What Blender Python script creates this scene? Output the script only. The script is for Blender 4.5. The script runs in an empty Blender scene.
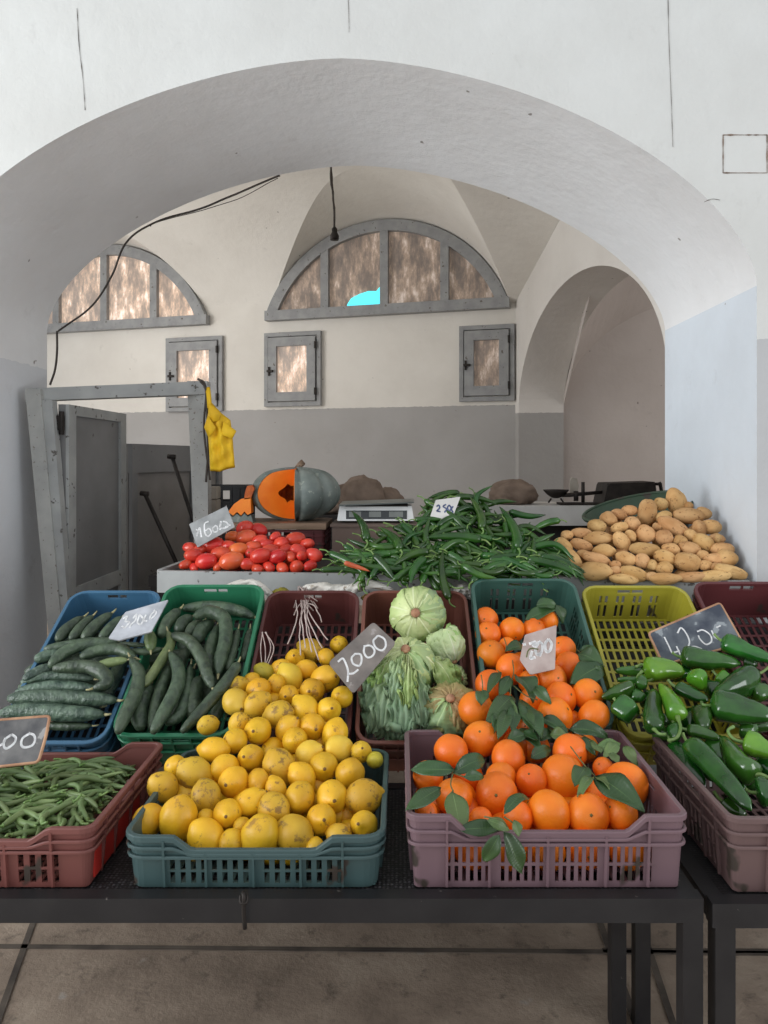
import bpy, bmesh, math, random
from mathutils import Vector, Matrix, noise as mnoise
C = bpy.context.scene.collection
SC = bpy.context.scene
random.seed(7)
PI = math.pi
E = 1.6            # eye height of the photographer
F = 740.0          # focal length in pixels of the 768x1024 frame
CX, CY = 400.0, 460.0

# ------------------------------------------------------------------ camera
cam = bpy.data.objects.new('camera', bpy.data.cameras.new('camera')); C.objects.link(cam)
cam.location = (0, 0, E); cam.rotation_euler = (PI/2, 0, 0)
cam.data.sensor_fit = 'AUTO'; cam.data.sensor_width = 36; cam.data.lens = F/1024*36
cam.data.shift_x = (384-CX)/1024; cam.data.shift_y = (CY-512)/1024
cam.data.clip_end = 200
SC.camera = cam
SC.view_settings.view_transform = 'Standard'
try: SC.view_settings.look = 'None'
except Exception: pass
SC.view_settings.exposure = 0.0; SC.view_settings.gamma = 1.0
SC.view_settings.use_curve_mapping = False

# ------------------------------------------------------------------ world and lights
W = bpy.data.worlds.new('world'); SC.world = W; W.use_nodes = True
bg = W.node_tree.nodes['Background']
bg.inputs[0].default_value = (0.93, 0.96, 1.0, 1); bg.inputs[1].default_value = 0.88
def area(name, loc, target, size, sy, power, col):
    l = bpy.data.lights.new(name, 'AREA'); l.shape = 'RECTANGLE'; l.size = size; l.size_y = sy
    l.energy = power; l.color = col
    o = bpy.data.objects.new(name, l); C.objects.link(o); o.location = loc
    o.rotation_euler = (Vector(target)-Vector(loc)).to_track_quat('-Z', 'Y').to_euler()
    return o
area('hall_daylight', (-4.2, -0.8, 3.0), (0.8, 3.0, 1.5), 2.6, 2.6, 60, (0.93, 0.97, 1.0))
area('side_fill', (-4.3, 0.6, 1.5), (1.2, 3.3, 2.3), 1.8, 2.2, 125, (0.95, 0.98, 1.0))  # added fill lamp, brightens the soffit and right jamb
area('room_fill', (-4.6, 5.6, 2.6), (0.0, 6.6, 2.2), 2.4, 2.4, 84, (1.0, 0.97, 0.93))  # added unseen lamp inside the back room to brighten it
area('far_room_fill', (4.6, 5.2, 2.9), (2.6, 7.6, 1.6), 1.2, 1.2, 22, (1.0, 0.95, 0.92))  # extra lamp added to lift the side room beyond the arch
area('right_fill', (3.4, 0.2, 1.3), (-1.8, 3.2, 1.2), 1.6, 1.6, 42, (0.96, 0.98, 1.0))  # fill lamp added on the right for the dark left jamb

# ------------------------------------------------------------------ maths helpers
def ray(px, py, Y):                     # world point that stands at depth Y on that line of sight
    return Vector(((px-CX)/F*Y, Y, E-(py-CY)/F*Y))
def ray_plane(px, py, P, N):
    d = Vector(((px-CX)/F, 1, -(py-CY)/F)); o = Vector((0, 0, E))
    return o + d*((P-o).dot(N)/d.dot(N))
def interp(x, tab):
    if x <= tab[0][0]: return tab[0][1]
    for (a, b), (c, d) in zip(tab, tab[1:]):
        if x <= c: return b+(d-b)*(x-a)/(c-a)
    return tab[-1][1]
def catmull(pts, n=6):
    pts = [Vector(p) for p in pts]
    if len(pts) < 3: return [pts[0].lerp(pts[-1], i/n) for i in range(n+1)]
    P = [2*pts[0]-pts[1]]+pts+[2*pts[-1]-pts[-2]]; out = []
    for i in range(1, len(P)-2):
        a, b, c, d = P[i-1:i+3]
        for k in range(n):
            t = k/n
            out.append(.5*((2*b)+(c-a)*t+(2*a-5*b+4*c-d)*t*t+(3*b-a-3*c+d)*t**3))
    out.append(pts[-1]); return out
def srgb(r, g, b):
    f = lambda c: (c/255/12.92 if c/255 <= .04045 else ((c/255+.055)/1.055)**2.4)
    return (f(r), f(g), f(b), 1)

# ------------------------------------------------------------------ materials
def nt(name):
    m = bpy.data.materials.new(name); m.use_nodes = True
    t = m.node_tree; b = t.nodes['Principled BSDF']
    return m, t, b
def N(t, kind, **kw):
    n = t.nodes.new(kind)
    for k, v in kw.items():
        if k.startswith('i_'): n.inputs[k[2:].replace('_', ' ')].default_value = v
        else: setattr(n, k, v)
    return n
def ramp(t, src, stops):
    r = t.nodes.new('ShaderNodeValToRGB'); e = r.color_ramp.elements
    while len(e) < len(stops): e.new(.5)
    for i, (p, c) in enumerate(stops): e[i].position = p; e[i].color = c
    t.links.new(src, r.inputs[0]); return r
def mix(t, f, a, b, mode='MIX'):
    m = t.nodes.new('ShaderNodeMix'); m.data_type = 'RGBA'; m.blend_type = mode
    for s, v in ((m.inputs[0], f), (m.inputs[6], a), (m.inputs[7], b)):
        if hasattr(v, 'links') or hasattr(v, 'is_linked'): t.links.new(v, s)
        else: s.default_value = v
    return m.outputs[2]
def coord(t, kind='Object', scale=(1, 1, 1), rand=False):
    tc = N(t, 'ShaderNodeTexCoord'); mp = N(t, 'ShaderNodeMapping')
    t.links.new(tc.outputs[kind], mp.inputs[0]); mp.inputs['Scale'].default_value = scale
    if rand:
        oi = N(t, 'ShaderNodeObjectInfo'); mu = N(t, 'ShaderNodeMath', operation='MULTIPLY'); mu.inputs[1].default_value = 31.0
        t.links.new(oi.outputs['Random'], mu.inputs[0]); t.links.new(mu.outputs[0], mp.inputs['Location'])
    return mp.outputs[0]
def noise(t, vec, sc, det=4, rough=.55, out=0):
    n = N(t, 'ShaderNodeTexNoise'); n.inputs['Scale'].default_value = sc; n.inputs['Detail'].default_value = det
    n.inputs['Roughness'].default_value = rough; t.links.new(vec, n.inputs['Vector']); return n.outputs[out]
def bump(t, b, h, strength, dist=.01):
    n = N(t, 'ShaderNodeBump'); n.inputs['Strength'].default_value = strength; n.inputs['Distance'].default_value = dist
    t.links.new(h, n.inputs['Height']); t.links.new(n.outputs[0], b.inputs['Normal'])
def rough_mat(name, c1, c2, sc=6, rough=.7, bs=.3, bd=.004, c3=None, spots=0.66, spsc=30, metal=0, kind='Object', scale=(1, 1, 1), rand=False):
    m, t, b = nt(name); v = coord(t, kind, scale, rand); n = noise(t, v, sc)
    r = ramp(t, n, [(.35, c1), (.65, c2)]).outputs[0]
    if c3:
        n2 = noise(t, v, spsc, 3); r2 = ramp(t, n2, [(spots, (0, 0, 0, 1)), (spots+.04, (1, 1, 1, 1))])
        r = mix(t, r2.outputs[0], r, c3)
    t.links.new(r, b.inputs['Base Color']); b.inputs['Roughness'].default_value = rough; b.inputs['Metallic'].default_value = metal
    if bs: bump(t, b, noise(t, v, sc*4, 6), bs, bd)
    return m
def vary(t, col, amount_h=.02, amount_v=.25):  # per-object tint
    oi = N(t, 'ShaderNodeObjectInfo'); h = N(t, 'ShaderNodeHueSaturation')
    mh = N(t, 'ShaderNodeMapRange'); mh.inputs['To Min'].default_value = .5-amount_h; mh.inputs['To Max'].default_value = .5+amount_h
    mv = N(t, 'ShaderNodeMath', operation='MULTIPLY'); mv.inputs[1].default_value = 7.13
    fr = N(t, 'ShaderNodeMath', operation='FRACT'); mv2 = N(t, 'ShaderNodeMapRange')
    mv2.inputs['To Min'].default_value = 1-amount_v; mv2.inputs['To Max'].default_value = 1+amount_v*.4
    t.links.new(oi.outputs['Random'], mh.inputs[0]); t.links.new(oi.outputs['Random'], mv.inputs[0]); t.links.new(mv.outputs[0], fr.inputs[0]); t.links.new(fr.outputs[0], mv2.inputs[0])
    t.links.new(mh.outputs[0], h.inputs['Hue']); t.links.new(mv2.outputs[0], h.inputs['Value'])
    if hasattr(col, 'links'): t.links.new(col, h.inputs['Color'])
    else: h.inputs['Color'].default_value = col
    return h.outputs[0]

def plaster(name, upper, lower, zsplit, stain=srgb(120, 112, 105)):
    """lime plaster with a painted dado up to zsplit"""
    m, t, b = nt(name)
    g = N(t, 'ShaderNodeNewGeometry'); sx = N(t, 'ShaderNodeSeparateXYZ'); t.links.new(g.outputs['Position'], sx.inputs[0])
    v = g.outputs['Position']
    n = noise(t, v, 1.3, 5); n2 = noise(t, v, 22, 3)
    ad = N(t, 'ShaderNodeMath', operation='MULTIPLY_ADD'); ad.inputs[1].default_value = .02; t.links.new(n2, ad.inputs[0]); t.links.new(sx.outputs[2], ad.inputs[2])
    gt = N(t, 'ShaderNodeMath', operation='GREATER_THAN'); gt.inputs[1].default_value = zsplit+.01; t.links.new(ad.outputs[0], gt.inputs[0])
    c = mix(t, gt.outputs[0], lower, upper)
    mr = ramp(t, n, [(.3, (.88, .87, .86, 1)), (.62, (1, 1, 1, 1))])
    c = mix(t, 1.0, c, mr.outputs[0], 'MULTIPLY')
    sp = ramp(t, noise(t, v, 13, 2, .4), [(.775, (0, 0, 0, 1)), (.79, (.8, .8, .8, 1))])
    c = mix(t, sp.outputs[0], c, stain)
    st = ramp(t, noise(t, v, 4.2, 8, .7), [(.62, (0, 0, 0, 1)), (.9, (.4, .4, .4, 1))])
    c = mix(t, st.outputs[0], c, stain)
    t.links.new(c, b.inputs['Base Color']); b.inputs['Roughness'].default_value = .85
    bump(t, b, noise(t, v, 14, 8, .6), .45, .012)
    return m
M = {}
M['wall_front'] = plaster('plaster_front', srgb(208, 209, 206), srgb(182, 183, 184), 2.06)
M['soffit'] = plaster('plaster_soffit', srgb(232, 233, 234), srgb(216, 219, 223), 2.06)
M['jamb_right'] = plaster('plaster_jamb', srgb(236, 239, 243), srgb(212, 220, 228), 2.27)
M['wall_room'] = plaster('plaster_room', srgb(232, 228, 220), srgb(176, 174, 172), 2.175)
M['wall_side'] = plaster('plaster_side', srgb(222, 218, 212), srgb(166, 164, 161), 2.085)
M['floor'] = None
def floor_mat():
    m, t, b = nt('concrete_floor'); g = N(t, 'ShaderNodeNewGeometry'); v = g.outputs['Position']
    c = ramp(t, noise(t, v, 2.0, 8, .65), [(.3, srgb(112, 97, 84)), (.5, srgb(148, 131, 115)), (.72, srgb(176, 160, 142))]).outputs[0]
    d = ramp(t, noise(t, v, 11, 6, .7), [(.56, (0, 0, 0, 1)), (.70, (.8, .8, .8, 1))])
    c = mix(t, d.outputs[0], c, srgb(84, 72, 62))
    s = ramp(t, noise(t, v, 6.5, 3, .5), [(.70, (0, 0, 0, 1)), (.74, (.7, .7, .7, 1))])
    c = mix(t, s.outputs[0], c, srgb(165, 158, 150))
    t.links.new(c, b.inputs['Base Color']); b.inputs['Roughness'].default_value = .8
    bump(t, b, noise(t, v, 30, 6, .7), .5, .01); return m
M['floor'] = floor_mat()
M['seam'] = rough_mat('seam_dirt', srgb(62, 54, 48), srgb(96, 86, 76), 8, .9)
def plastic(name, col, dirt=srgb(60, 52, 46)):
    return rough_mat(name, col, tuple(c*.86 for c in col[:3])+(1,), 5, .42, .15, .002, dirt, .63, 9)
M['maroon'] = plastic('maroon_plastic', srgb(92, 50, 48)); M['redbrown'] = plastic('redbrown_plastic', srgb(124, 76, 64))
M['beancrate'] = plastic('rust_plastic', srgb(118, 70, 64)); M['darkred'] = plastic('dark_red_plastic', srgb(92, 44, 46))
M['blue'] = plastic('blue_plastic', srgb(62, 104, 134)); M['green'] = plastic('green_plastic', srgb(46, 120, 86))
M['teal'] = plastic('teal_plastic', srgb(62, 98, 88)); M['tealgrey'] = plastic('teal_grey_plastic', srgb(62, 84, 84))
M['yellow'] = plastic('yellow_plastic', srgb(166, 158, 52)); M['purple'] = plastic('purple_plastic', srgb(116, 92, 98))
M['mauve'] = plastic('mauve_plastic', srgb(104, 82, 80)); M['red'] = plastic('red_plastic', srgb(176, 46, 38))
M['blackplastic'] = plastic('black_plastic', srgb(34, 34, 36))
M['blackmetal'] = rough_mat('black_metal', srgb(24, 23, 25), srgb(34, 33, 34), 10, .45, .2, .002, srgb(90, 86, 82), .72, 60)
M['greypaint'] = rough_mat('grey_paint', srgb(146, 148, 147), srgb(164, 166, 164), 6, .6, .3, .003, srgb(88, 84, 80), .64, 26)
M['oldpaint'] = rough_mat('flaked_grey_paint', srgb(150, 151, 148), srgb(172, 172, 168), 6, .65, .3, .003, srgb(116, 108, 100), .64, 60)
M['leafgrey'] = rough_mat('door_grey_paint', srgb(112, 112, 112), srgb(124, 124, 124), 3, .6, .2, .003, srgb(70, 66, 64), .70, 12)
M['partition'] = rough_mat('partition_paint', srgb(120, 117, 114), srgb(134, 131, 128), 3, .65, .2, .003, srgb(78, 72, 68), .68, 10)
M['frame'] = rough_mat('window_grey_paint', srgb(140, 141, 142), srgb(156, 157, 157), 9, .6, .3, .003, srgb(100, 94, 88), .66, 25)
M['wood'] = rough_mat('worn_wood', srgb(104, 84, 66), srgb(136, 112, 92), 5, .75, .4, .004, srgb(70, 54, 42), .62, 14, scale=(1, 8, 8))
M['boxwood'] = rough_mat('brown_box', srgb(98, 82, 74), srgb(118, 100, 90), 4, .75, .3, .004)
M['slate'] = rough_mat('chalky_slate', srgb(74, 74, 76), srgb(118, 116, 114), 14, .8, .2, .001, srgb(150, 148, 146), .60, 26)
M['slategrey'] = rough_mat('grey_chalked_slate', srgb(128, 130, 130), srgb(160, 162, 162), 14, .8, .2, .001)
M['slatebrown'] = rough_mat('chalky_brown_slate', srgb(98, 92, 88), srgb(134, 126, 120), 12, .8, .2, .001, srgb(150, 144, 140), .62, 26)
M['slateblue'] = rough_mat('chalky_blue_slate', srgb(58, 64, 76), srgb(106, 112, 118), 12, .8, .2, .001, srgb(140, 146, 150), .60, 22)
M['slatepale'] = rough_mat('pale_chalked_slate', srgb(150, 153, 158), srgb(190, 192, 198), 18, .8, .2, .001)
M['slatepink'] = rough_mat('dusty_pink_slate', srgb(158, 140, 134), srgb(186, 172, 166), 14, .7, .2, .001)
M['rawwood'] = rough_mat('bare_board_edge', srgb(160, 118, 90), srgb(190, 150, 118), 20, .8, .2, .001)
M['chalk'] = rough_mat('chalk', srgb(222, 222, 222), srgb(240, 240, 240), 60, .95, 0)
M['inkblue'] = rough_mat('blue_ink', srgb(70, 84, 120), srgb(96, 108, 146), 60, .8, 0)
M['whiteplastic'] = rough_mat('white_plastic', srgb(208, 209, 208), srgb(222, 222, 220), 6, .4, 0)
M['steel'] = rough_mat('dull_steel', srgb(88, 94, 92), srgb(112, 116, 114), 8, .35, .1, .001, metal=.6)
M['lcd'] = rough_mat('dark_display', srgb(46, 50, 52), srgb(58, 62, 62), 8, .2, 0)
M['lcdpane'] = rough_mat('grey_display_pane', srgb(108, 112, 108), srgb(120, 124, 120), 8, .2, 0)
M['iron'] = rough_mat('dark_iron', srgb(36, 32, 30), srgb(54, 48, 44), 14, .6, .2, .001, metal=.5)
M['greenbowl'] = plastic('green_bowl_plastic', srgb(52, 74, 54))
M['cable'] = rough_mat('grimy_cable', srgb(52, 46, 42), srgb(70, 62, 56), 14, .7, 0)
M['cloth'] = rough_mat('soiled_white_cloth', srgb(206, 200, 190), srgb(230, 226, 218), 9, .9, .5, .004, srgb(160, 148, 132), .62, 20)
M['string'] = rough_mat('pale_twine', srgb(170, 150, 144), srgb(200, 184, 176), 30, .9, 0)
M['yellowcloth'] = rough_mat('yellow_cloth', srgb(206, 160, 12), srgb(232, 190, 26), 5, .7, .4, .004)
M['card'] = rough_mat('tan_cardboard', srgb(186, 152, 74), srgb(206, 172, 96), 7, .85, .3, .003)
M['burlap'] = rough_mat('brown_sackcloth', srgb(104, 88, 76), srgb(134, 116, 102), 7, .95, .8, .01)
M['ledge'] = rough_mat('ledge_plaster', srgb(186, 184, 180), srgb(204, 202, 198), 4, .85, .3, .005, srgb(150, 130, 110), .66, 10)
M['darkwood'] = rough_mat('dark_wood_and_shade', srgb(38, 34, 34), srgb(50, 46, 44), 5, .7, .2, .003)
M['blocks'] = rough_mat('pale_wood_blocks', srgb(150, 142, 130), srgb(172, 164, 152), 8, .8, .3, .003)

def mesh_mat():                        # black perforated sheet
    m, t, b = nt('black_perforated_sheet'); g = N(t, 'ShaderNodeNewGeometry')
    vo = N(t, 'ShaderNodeTexVoronoi'); vo.inputs['Scale'].default_value = 110; vo.inputs['Randomness'].default_value = .25
    t.links.new(g.outputs['Position'], vo.inputs['Vector'])
    r = ramp(t, vo.outputs['Distance'], [(.25, srgb(78, 76, 78)), (.5, srgb(20, 19, 21))])
    t.links.new(r.outputs[0], b.inputs['Base Color']); b.inputs['Roughness'].default_value = .5
    bump(t, b, vo.outputs['Distance'], .6, .003); return m
M['tablemesh'] = mesh_mat()

def pane_mat(name, e, warm):           # dirty whitewashed glass; daylight through it is put in as emission
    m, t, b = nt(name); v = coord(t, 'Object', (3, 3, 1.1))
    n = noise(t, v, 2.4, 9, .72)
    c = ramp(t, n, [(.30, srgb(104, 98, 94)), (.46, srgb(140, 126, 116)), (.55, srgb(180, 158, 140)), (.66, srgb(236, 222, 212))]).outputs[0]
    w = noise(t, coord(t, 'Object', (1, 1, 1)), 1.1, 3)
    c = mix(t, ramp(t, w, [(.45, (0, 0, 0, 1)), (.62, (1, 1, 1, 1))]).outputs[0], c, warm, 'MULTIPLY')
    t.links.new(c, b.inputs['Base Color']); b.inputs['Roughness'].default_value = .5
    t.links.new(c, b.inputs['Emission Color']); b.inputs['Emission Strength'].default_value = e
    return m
M['pane'] = pane_mat('dim_glow_whitewashed_glass', .22, (.78, .78, .78, 1)); M['pane_bright_glow'] = pane_mat('bright_glow_whitewashed_glass', .95, (1, .96, .92, 1))
def sky_mat():
    m, t, b = nt('sky_through_gap'); b.inputs['Base Color'].default_value = srgb(80, 220, 235)
    b.inputs['Emission Color'].default_value = srgb(96, 232, 244); b.inputs['Emission Strength'].default_value = .95; return m
M['skygap'] = sky_mat()

def fruit_mat(name, c1, c2, blemish=None, bthr=.62, bsc=26, rough=.4, dim=.0012, dsc=260, ah=.012, av=.2, spec=.5, unit=.045):
    m, t, b = nt(name); v = coord(t, 'Object', (unit, unit, unit), True)
    c = ramp(t, noise(t, v, 14, 3), [(.35, c1), (.65, c2)]).outputs[0]
    c = vary(t, c, ah, av)
    if blemish:
        f = ramp(t, noise(t, v, bsc, 6, .7), [(bthr, (0, 0, 0, 1)), (bthr+.07, (.85, .85, .85, 1))])
        c = mix(t, f.outputs[0], c, blemish)
    t.links.new(c, b.inputs['Base Color']); b.inputs['Roughness'].default_value = rough; b.inputs['Specular IOR Level'].default_value = spec
    if dim: bump(t, b, noise(t, v, dsc, 2), .5, dim)
    return m
M['lemon'] = fruit_mat('lemon_skin', srgb(222, 166, 24), srgb(236, 186, 40), srgb(156, 112, 44), .585, 26, .42, .0012, ah=.006, av=.16)
M['lemon_bad'] = fruit_mat('blemished_lemon_skin', srgb(206, 160, 34), srgb(220, 178, 48), srgb(130, 96, 44), .535, 30, .5, .0012, ah=.006)
M['lemon_pale'] = fruit_mat('pale_lemon_skin', srgb(224, 186, 52), srgb(232, 198, 66), srgb(150, 110, 50), .70, 24, .42, .0012)
M['lemon_green'] = fruit_mat('greenish_lemon_skin', srgb(150, 140, 40), srgb(180, 160, 44), srgb(96, 84, 40), .60, 30, .5, .0012)
M['lemon_tip'] = rough_mat('lemon_blossom_scar', srgb(104, 74, 40), srgb(130, 96, 50), 60, .8, .3, .001)
M['orange'] = fruit_mat('orange_peel', srgb(238, 112, 14), srgb(246, 130, 26), None, rough=.4, dim=.0014, dsc=220, ah=.008, av=.14)
M['orange_tip'] = rough_mat('orange_calyx', srgb(96, 92, 44), srgb(120, 104, 56), 60, .8, .2, .001)
M['tomato'] = fruit_mat('tomato_skin', srgb(204, 56, 40), srgb(222, 84, 56), None, rough=.25, dim=0, ah=.006, av=.2)
M['tomato_orange'] = fruit_mat('half_ripe_tomato_skin', srgb(224, 92, 50), srgb(232, 118, 66), None, rough=.22, dim=0, ah=.008, av=.1)
M['potato'] = fruit_mat('potato_skin', srgb(190, 144, 92), srgb(218, 176, 122), srgb(122, 84, 54), .58, 60, .7, .002, 70, .008, .18, .2)
M['chili'] = fruit_mat('green_chilli_skin', srgb(34, 70, 24), srgb(58, 98, 36), None, rough=.22, dim=0, ah=.02, av=.4, unit=1)
M['chili_red'] = fruit_mat('red_chilli_skin', srgb(176, 70, 44), srgb(190, 96, 60), None, rough=.3, dim=0, ah=0, av=0, unit=1)
M['stem'] = fruit_mat('pepper_stalk', srgb(96, 128, 62), srgb(122, 150, 84), None, rough=.5, dim=0, ah=.01, av=.2, unit=1)
M['bell'] = fruit_mat('sweet_pepper_skin', srgb(30, 70, 20), srgb(50, 100, 32), None, rough=.14, dim=0, ah=.02, av=.4, spec=.7, unit=1)
M['bell_light'] = fruit_mat('light_green_pepper_skin', srgb(72, 126, 28), srgb(98, 146, 38), None, rough=.16, dim=0, ah=.01, av=.15, spec=.7, unit=1)
M['bean'] = fruit_mat('bean_pod', srgb(86, 110, 60), srgb(120, 140, 88), None, rough=.5, dim=0, ah=.015, av=.35, unit=1)
def cuke_mat(name, c1, c2, sc):
    m, t, b = nt(name); v = coord(t, 'Object', (1, 1, 1), True)
    c = ramp(t, noise(t, v, 30, 4), [(.35, c1), (.62, c2)]).outputs[0]; c = vary(t, c, .012, .25)
    t.links.new(c, b.inputs['Base Color']); b.inputs['Roughness'].default_value = .42
    bump(t, b, noise(t, v, sc, 3, .5), .9, .006); return m
M['cuke'] = cuke_mat('cucumber_skin', srgb(50, 64, 50), srgb(78, 94, 72), 60)
M['cuke_pale'] = cuke_mat('pale_cucumber_skin', srgb(96, 112, 70), srgb(120, 134, 88), 60)
M['cuke_wart'] = cuke_mat('wrinkled_cucumber_skin', srgb(50, 70, 58), srgb(96, 116, 98), 85)
M['cuke_end'] = rough_mat('dried_cucumber_end', srgb(150, 146, 104), srgb(172, 164, 124), 60, .7, 0)
def leaf_mat(name, base, tip, rib, rough=.4, ribw=.06):
    m, t, b = nt(name); uv = N(t, 'ShaderNodeTexCoord'); s = N(t, 'ShaderNodeSeparateXYZ'); t.links.new(uv.outputs['UV'], s.inputs[0])
    g = coord(t, 'Object', (1, 1, 1), True)
    ad = N(t, 'ShaderNodeMath', operation='MULTIPLY_ADD'); t.links.new(noise(t, g, 40, 4), ad.inputs[0]); ad.inputs[1].default_value = .5; t.links.new(s.outputs[0], ad.inputs[2])
    c = ramp(t, ad.outputs[0], [(.30, base), (1.05, tip)]).outputs[0]; c = vary(t, c, .012, .22)
    sb = N(t, 'ShaderNodeMath', operation='SUBTRACT'); t.links.new(s.outputs[1], sb.inputs[0]); sb.inputs[1].default_value = .5
    ab = N(t, 'ShaderNodeMath', operation='ABSOLUTE'); t.links.new(sb.outputs[0], ab.inputs[0])
    aw = N(t, 'ShaderNodeMath', operation='MULTIPLY_ADD'); t.links.new(s.outputs[0], aw.inputs[0]); aw.inputs[1].default_value = ribw*.9; t.links.new(ab.outputs[0], aw.inputs[2]); ab = aw
    f = ramp(t, ab.outputs[0], [(ribw*.5, (1, 1, 1, 1)), (ribw, (0, 0, 0, 1))])
    c = mix(t, f.outputs[0], c, rib); t.links.new(c, b.inputs['Base Color']); b.inputs['Roughness'].default_value = rough
    wv = N(t, 'ShaderNodeTexWave'); wv.inputs['Scale'].default_value = 5; wv.inputs['Distortion'].default_value = 3; t.links.new(uv.outputs['UV'], wv.inputs['Vector'])
    bump(t, b, wv.outputs['Fac'], .15, .002); return m
M['leaf'] = leaf_mat('orange_leaf', srgb(46, 72, 40), srgb(58, 86, 46), srgb(84, 112, 64), .36, .03)
M['leaf_pale'] = leaf_mat('pale_orange_leaf', srgb(84, 110, 62), srgb(98, 122, 70), srgb(120, 142, 88), .4, .03)
M['leaf_lettuce'] = leaf_mat('lettuce_leaf', srgb(206, 216, 158), srgb(160, 190, 112), srgb(216, 224, 178), .5, .05)
M['leaf_frill'] = leaf_mat('frilly_lettuce_leaf', srgb(172, 196, 130), srgb(138, 166, 130), srgb(176, 198, 142), .5, .04)
M['leaf_brown'] = leaf_mat('browned_lettuce_leaf', srgb(178, 150, 104), srgb(146, 160, 96), srgb(190, 164, 118), .6, .05)
M['leaf_white'] = leaf_mat('white_lettuce_leaf', srgb(206, 216, 178), srgb(188, 204, 150), srgb(220, 226, 198), .5, .05)
M['butt'] = rough_mat('cut_lettuce_butt', srgb(150, 106, 80), srgb(182, 140, 108), 60, .8, .5, .003)
M['twig'] = rough_mat('green_twig', srgb(84, 92, 52), srgb(104, 108, 66), 40, .8, 0)
M['pumpkin'] = rough_mat('grey_green_pumpkin_rind', srgb(92, 102, 98), srgb(122, 130, 124), 9, .6, .4, .004, srgb(140, 146, 136), .64, 30)
M['flesh'] = rough_mat('pumpkin_flesh', srgb(236, 122, 20), srgb(244, 140, 34), 12, .5, .3, .002)
M['pulp'] = rough_mat('stringy_pumpkin_pulp', srgb(150, 66, 14), srgb(196, 96, 24), 30, .6, .9, .006)

# ------------------------------------------------------------------ object helpers
def link(name, bm, mat, parent=None, loc=None, smooth=True, recalc=True):
    if loc is not None:
        bmesh.ops.translate(bm, verts=bm.verts, vec=-Vector(loc))
    if recalc: bmesh.ops.recalc_face_normals(bm, faces=bm.faces)
    me = bpy.data.meshes.new(name); bm.to_mesh(me); bm.free()
    mats = mat if isinstance(mat, (list, tuple)) else [mat]
    for x in mats: me.materials.append(x)
    if smooth: me.shade_smooth()
    o = bpy.data.objects.new(name, me); C.objects.link(o)
    if loc is not None: o.location = loc
    if parent:
        o.parent = parent
        if loc is not None: o.location = Vector(loc)-parent_loc(parent)
    return o
def parent_loc(p): return Vector(p.location)
def tag(o, label, cat, group=None, kind=None):
    o['label'] = label; o['category'] = cat
    if group: o['group'] = group
    if kind: o['kind'] = kind
    return o
def thing(name, label, cat, loc=(0, 0, 0), group=None, kind=None):
    o = bpy.data.objects.new(name, None); C.objects.link(o); o.location = loc; o.empty_display_size = .05
    return tag(o, label, cat, group, kind)
def struct(o, label, cat):
    return tag(o, label, cat, None, 'structure')
def box(bm, a, b, mi=0):
    a = Vector(a); b = Vector(b)
    vs = [bm.verts.new((x, y, z)) for x in (a.x, b.x) for y in (a.y, b.y) for z in (a.z, b.z)]
    for f in ((0, 1, 3, 2), (4, 6, 7, 5), (0, 4, 5, 1), (2, 3, 7, 6), (0, 2, 6, 4), (1, 5, 7, 3)):
        bm.faces.new([vs[i] for i in f]).material_index = mi
    return vs
def bar(bm, p, q, w, h, up=Vector((0, 0, 1)), mi=0):
    """a rectangular bar from p to q"""
    p = Vector(p); q = Vector(q); d = (q-p).normalized(); up = Vector(up)
    if abs(d.dot(up)) > .97: up = Vector((0, 1, 0))
    s = d.cross(up).normalized(); u = s.cross(d).normalized()
    vs = [bm.verts.new(c+s*a*w/2+u*b*h/2) for c in (p, q) for a, b in ((-1, -1), (1, -1), (1, 1), (-1, 1))]
    for f in ((0, 1, 2, 3), (7, 6, 5, 4), (0, 4, 5, 1), (1, 5, 6, 2), (2, 6, 7, 3), (3, 7, 4, 0)):
        bm.faces.new([vs[i] for i in f]).material_index = mi
def tube(bm, pts, radii, seg=10, cap=True, mi=0, flat=1.0, lobes=None):
    pts = [Vector(p) for p in pts]; n = len(pts)
    if not isinstance(radii, (list, tuple)): radii = [radii]*n
    t0 = (pts[1]-pts[0]).normalized(); ref = Vector((0, 0, 1)) if abs(t0.z) < .9 else Vector((0, 1, 0))
    s = t0.cross(ref).normalized(); rings = []
    for i in range(n):
        t = (pts[min(i+1, n-1)]-pts[max(i-1, 0)]).normalized()
        s = (s-t*s.dot(t)).normalized(); u = s.cross(t)
        ring = []
        for k in range(seg):
            a = 2*PI*k/seg; r = radii[i]
            if lobes: r *= 1+lobes[1]*math.cos(lobes[0]*a)*lobes[2](i/(n-1))
            ring.append(bm.verts.new(pts[i]+s*math.cos(a)*r+u*math.sin(a)*r*flat))
        rings.append(ring)
    for a, b in zip(rings, rings[1:]):
        for k in range(seg):
            bm.faces.new((a[k], a[(k+1) % seg], b[(k+1) % seg], b[k])).material_index = mi
    if cap:
        bm.faces.new(rings[0][::-1]).material_index = mi; bm.faces.new(rings[-1]).material_index = mi
    return rings
def resample(r, n):                    # radius profile list -> n samples
    return [interp(i/(n-1), r) for i in range(n)]
def quad_strip(bm, A, B, mi=0):        # surface between two vertex rows
    for i in range(len(A)-1):
        bm.faces.new((A[i], A[i+1], B[i+1], B[i])).material_index = mi
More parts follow.
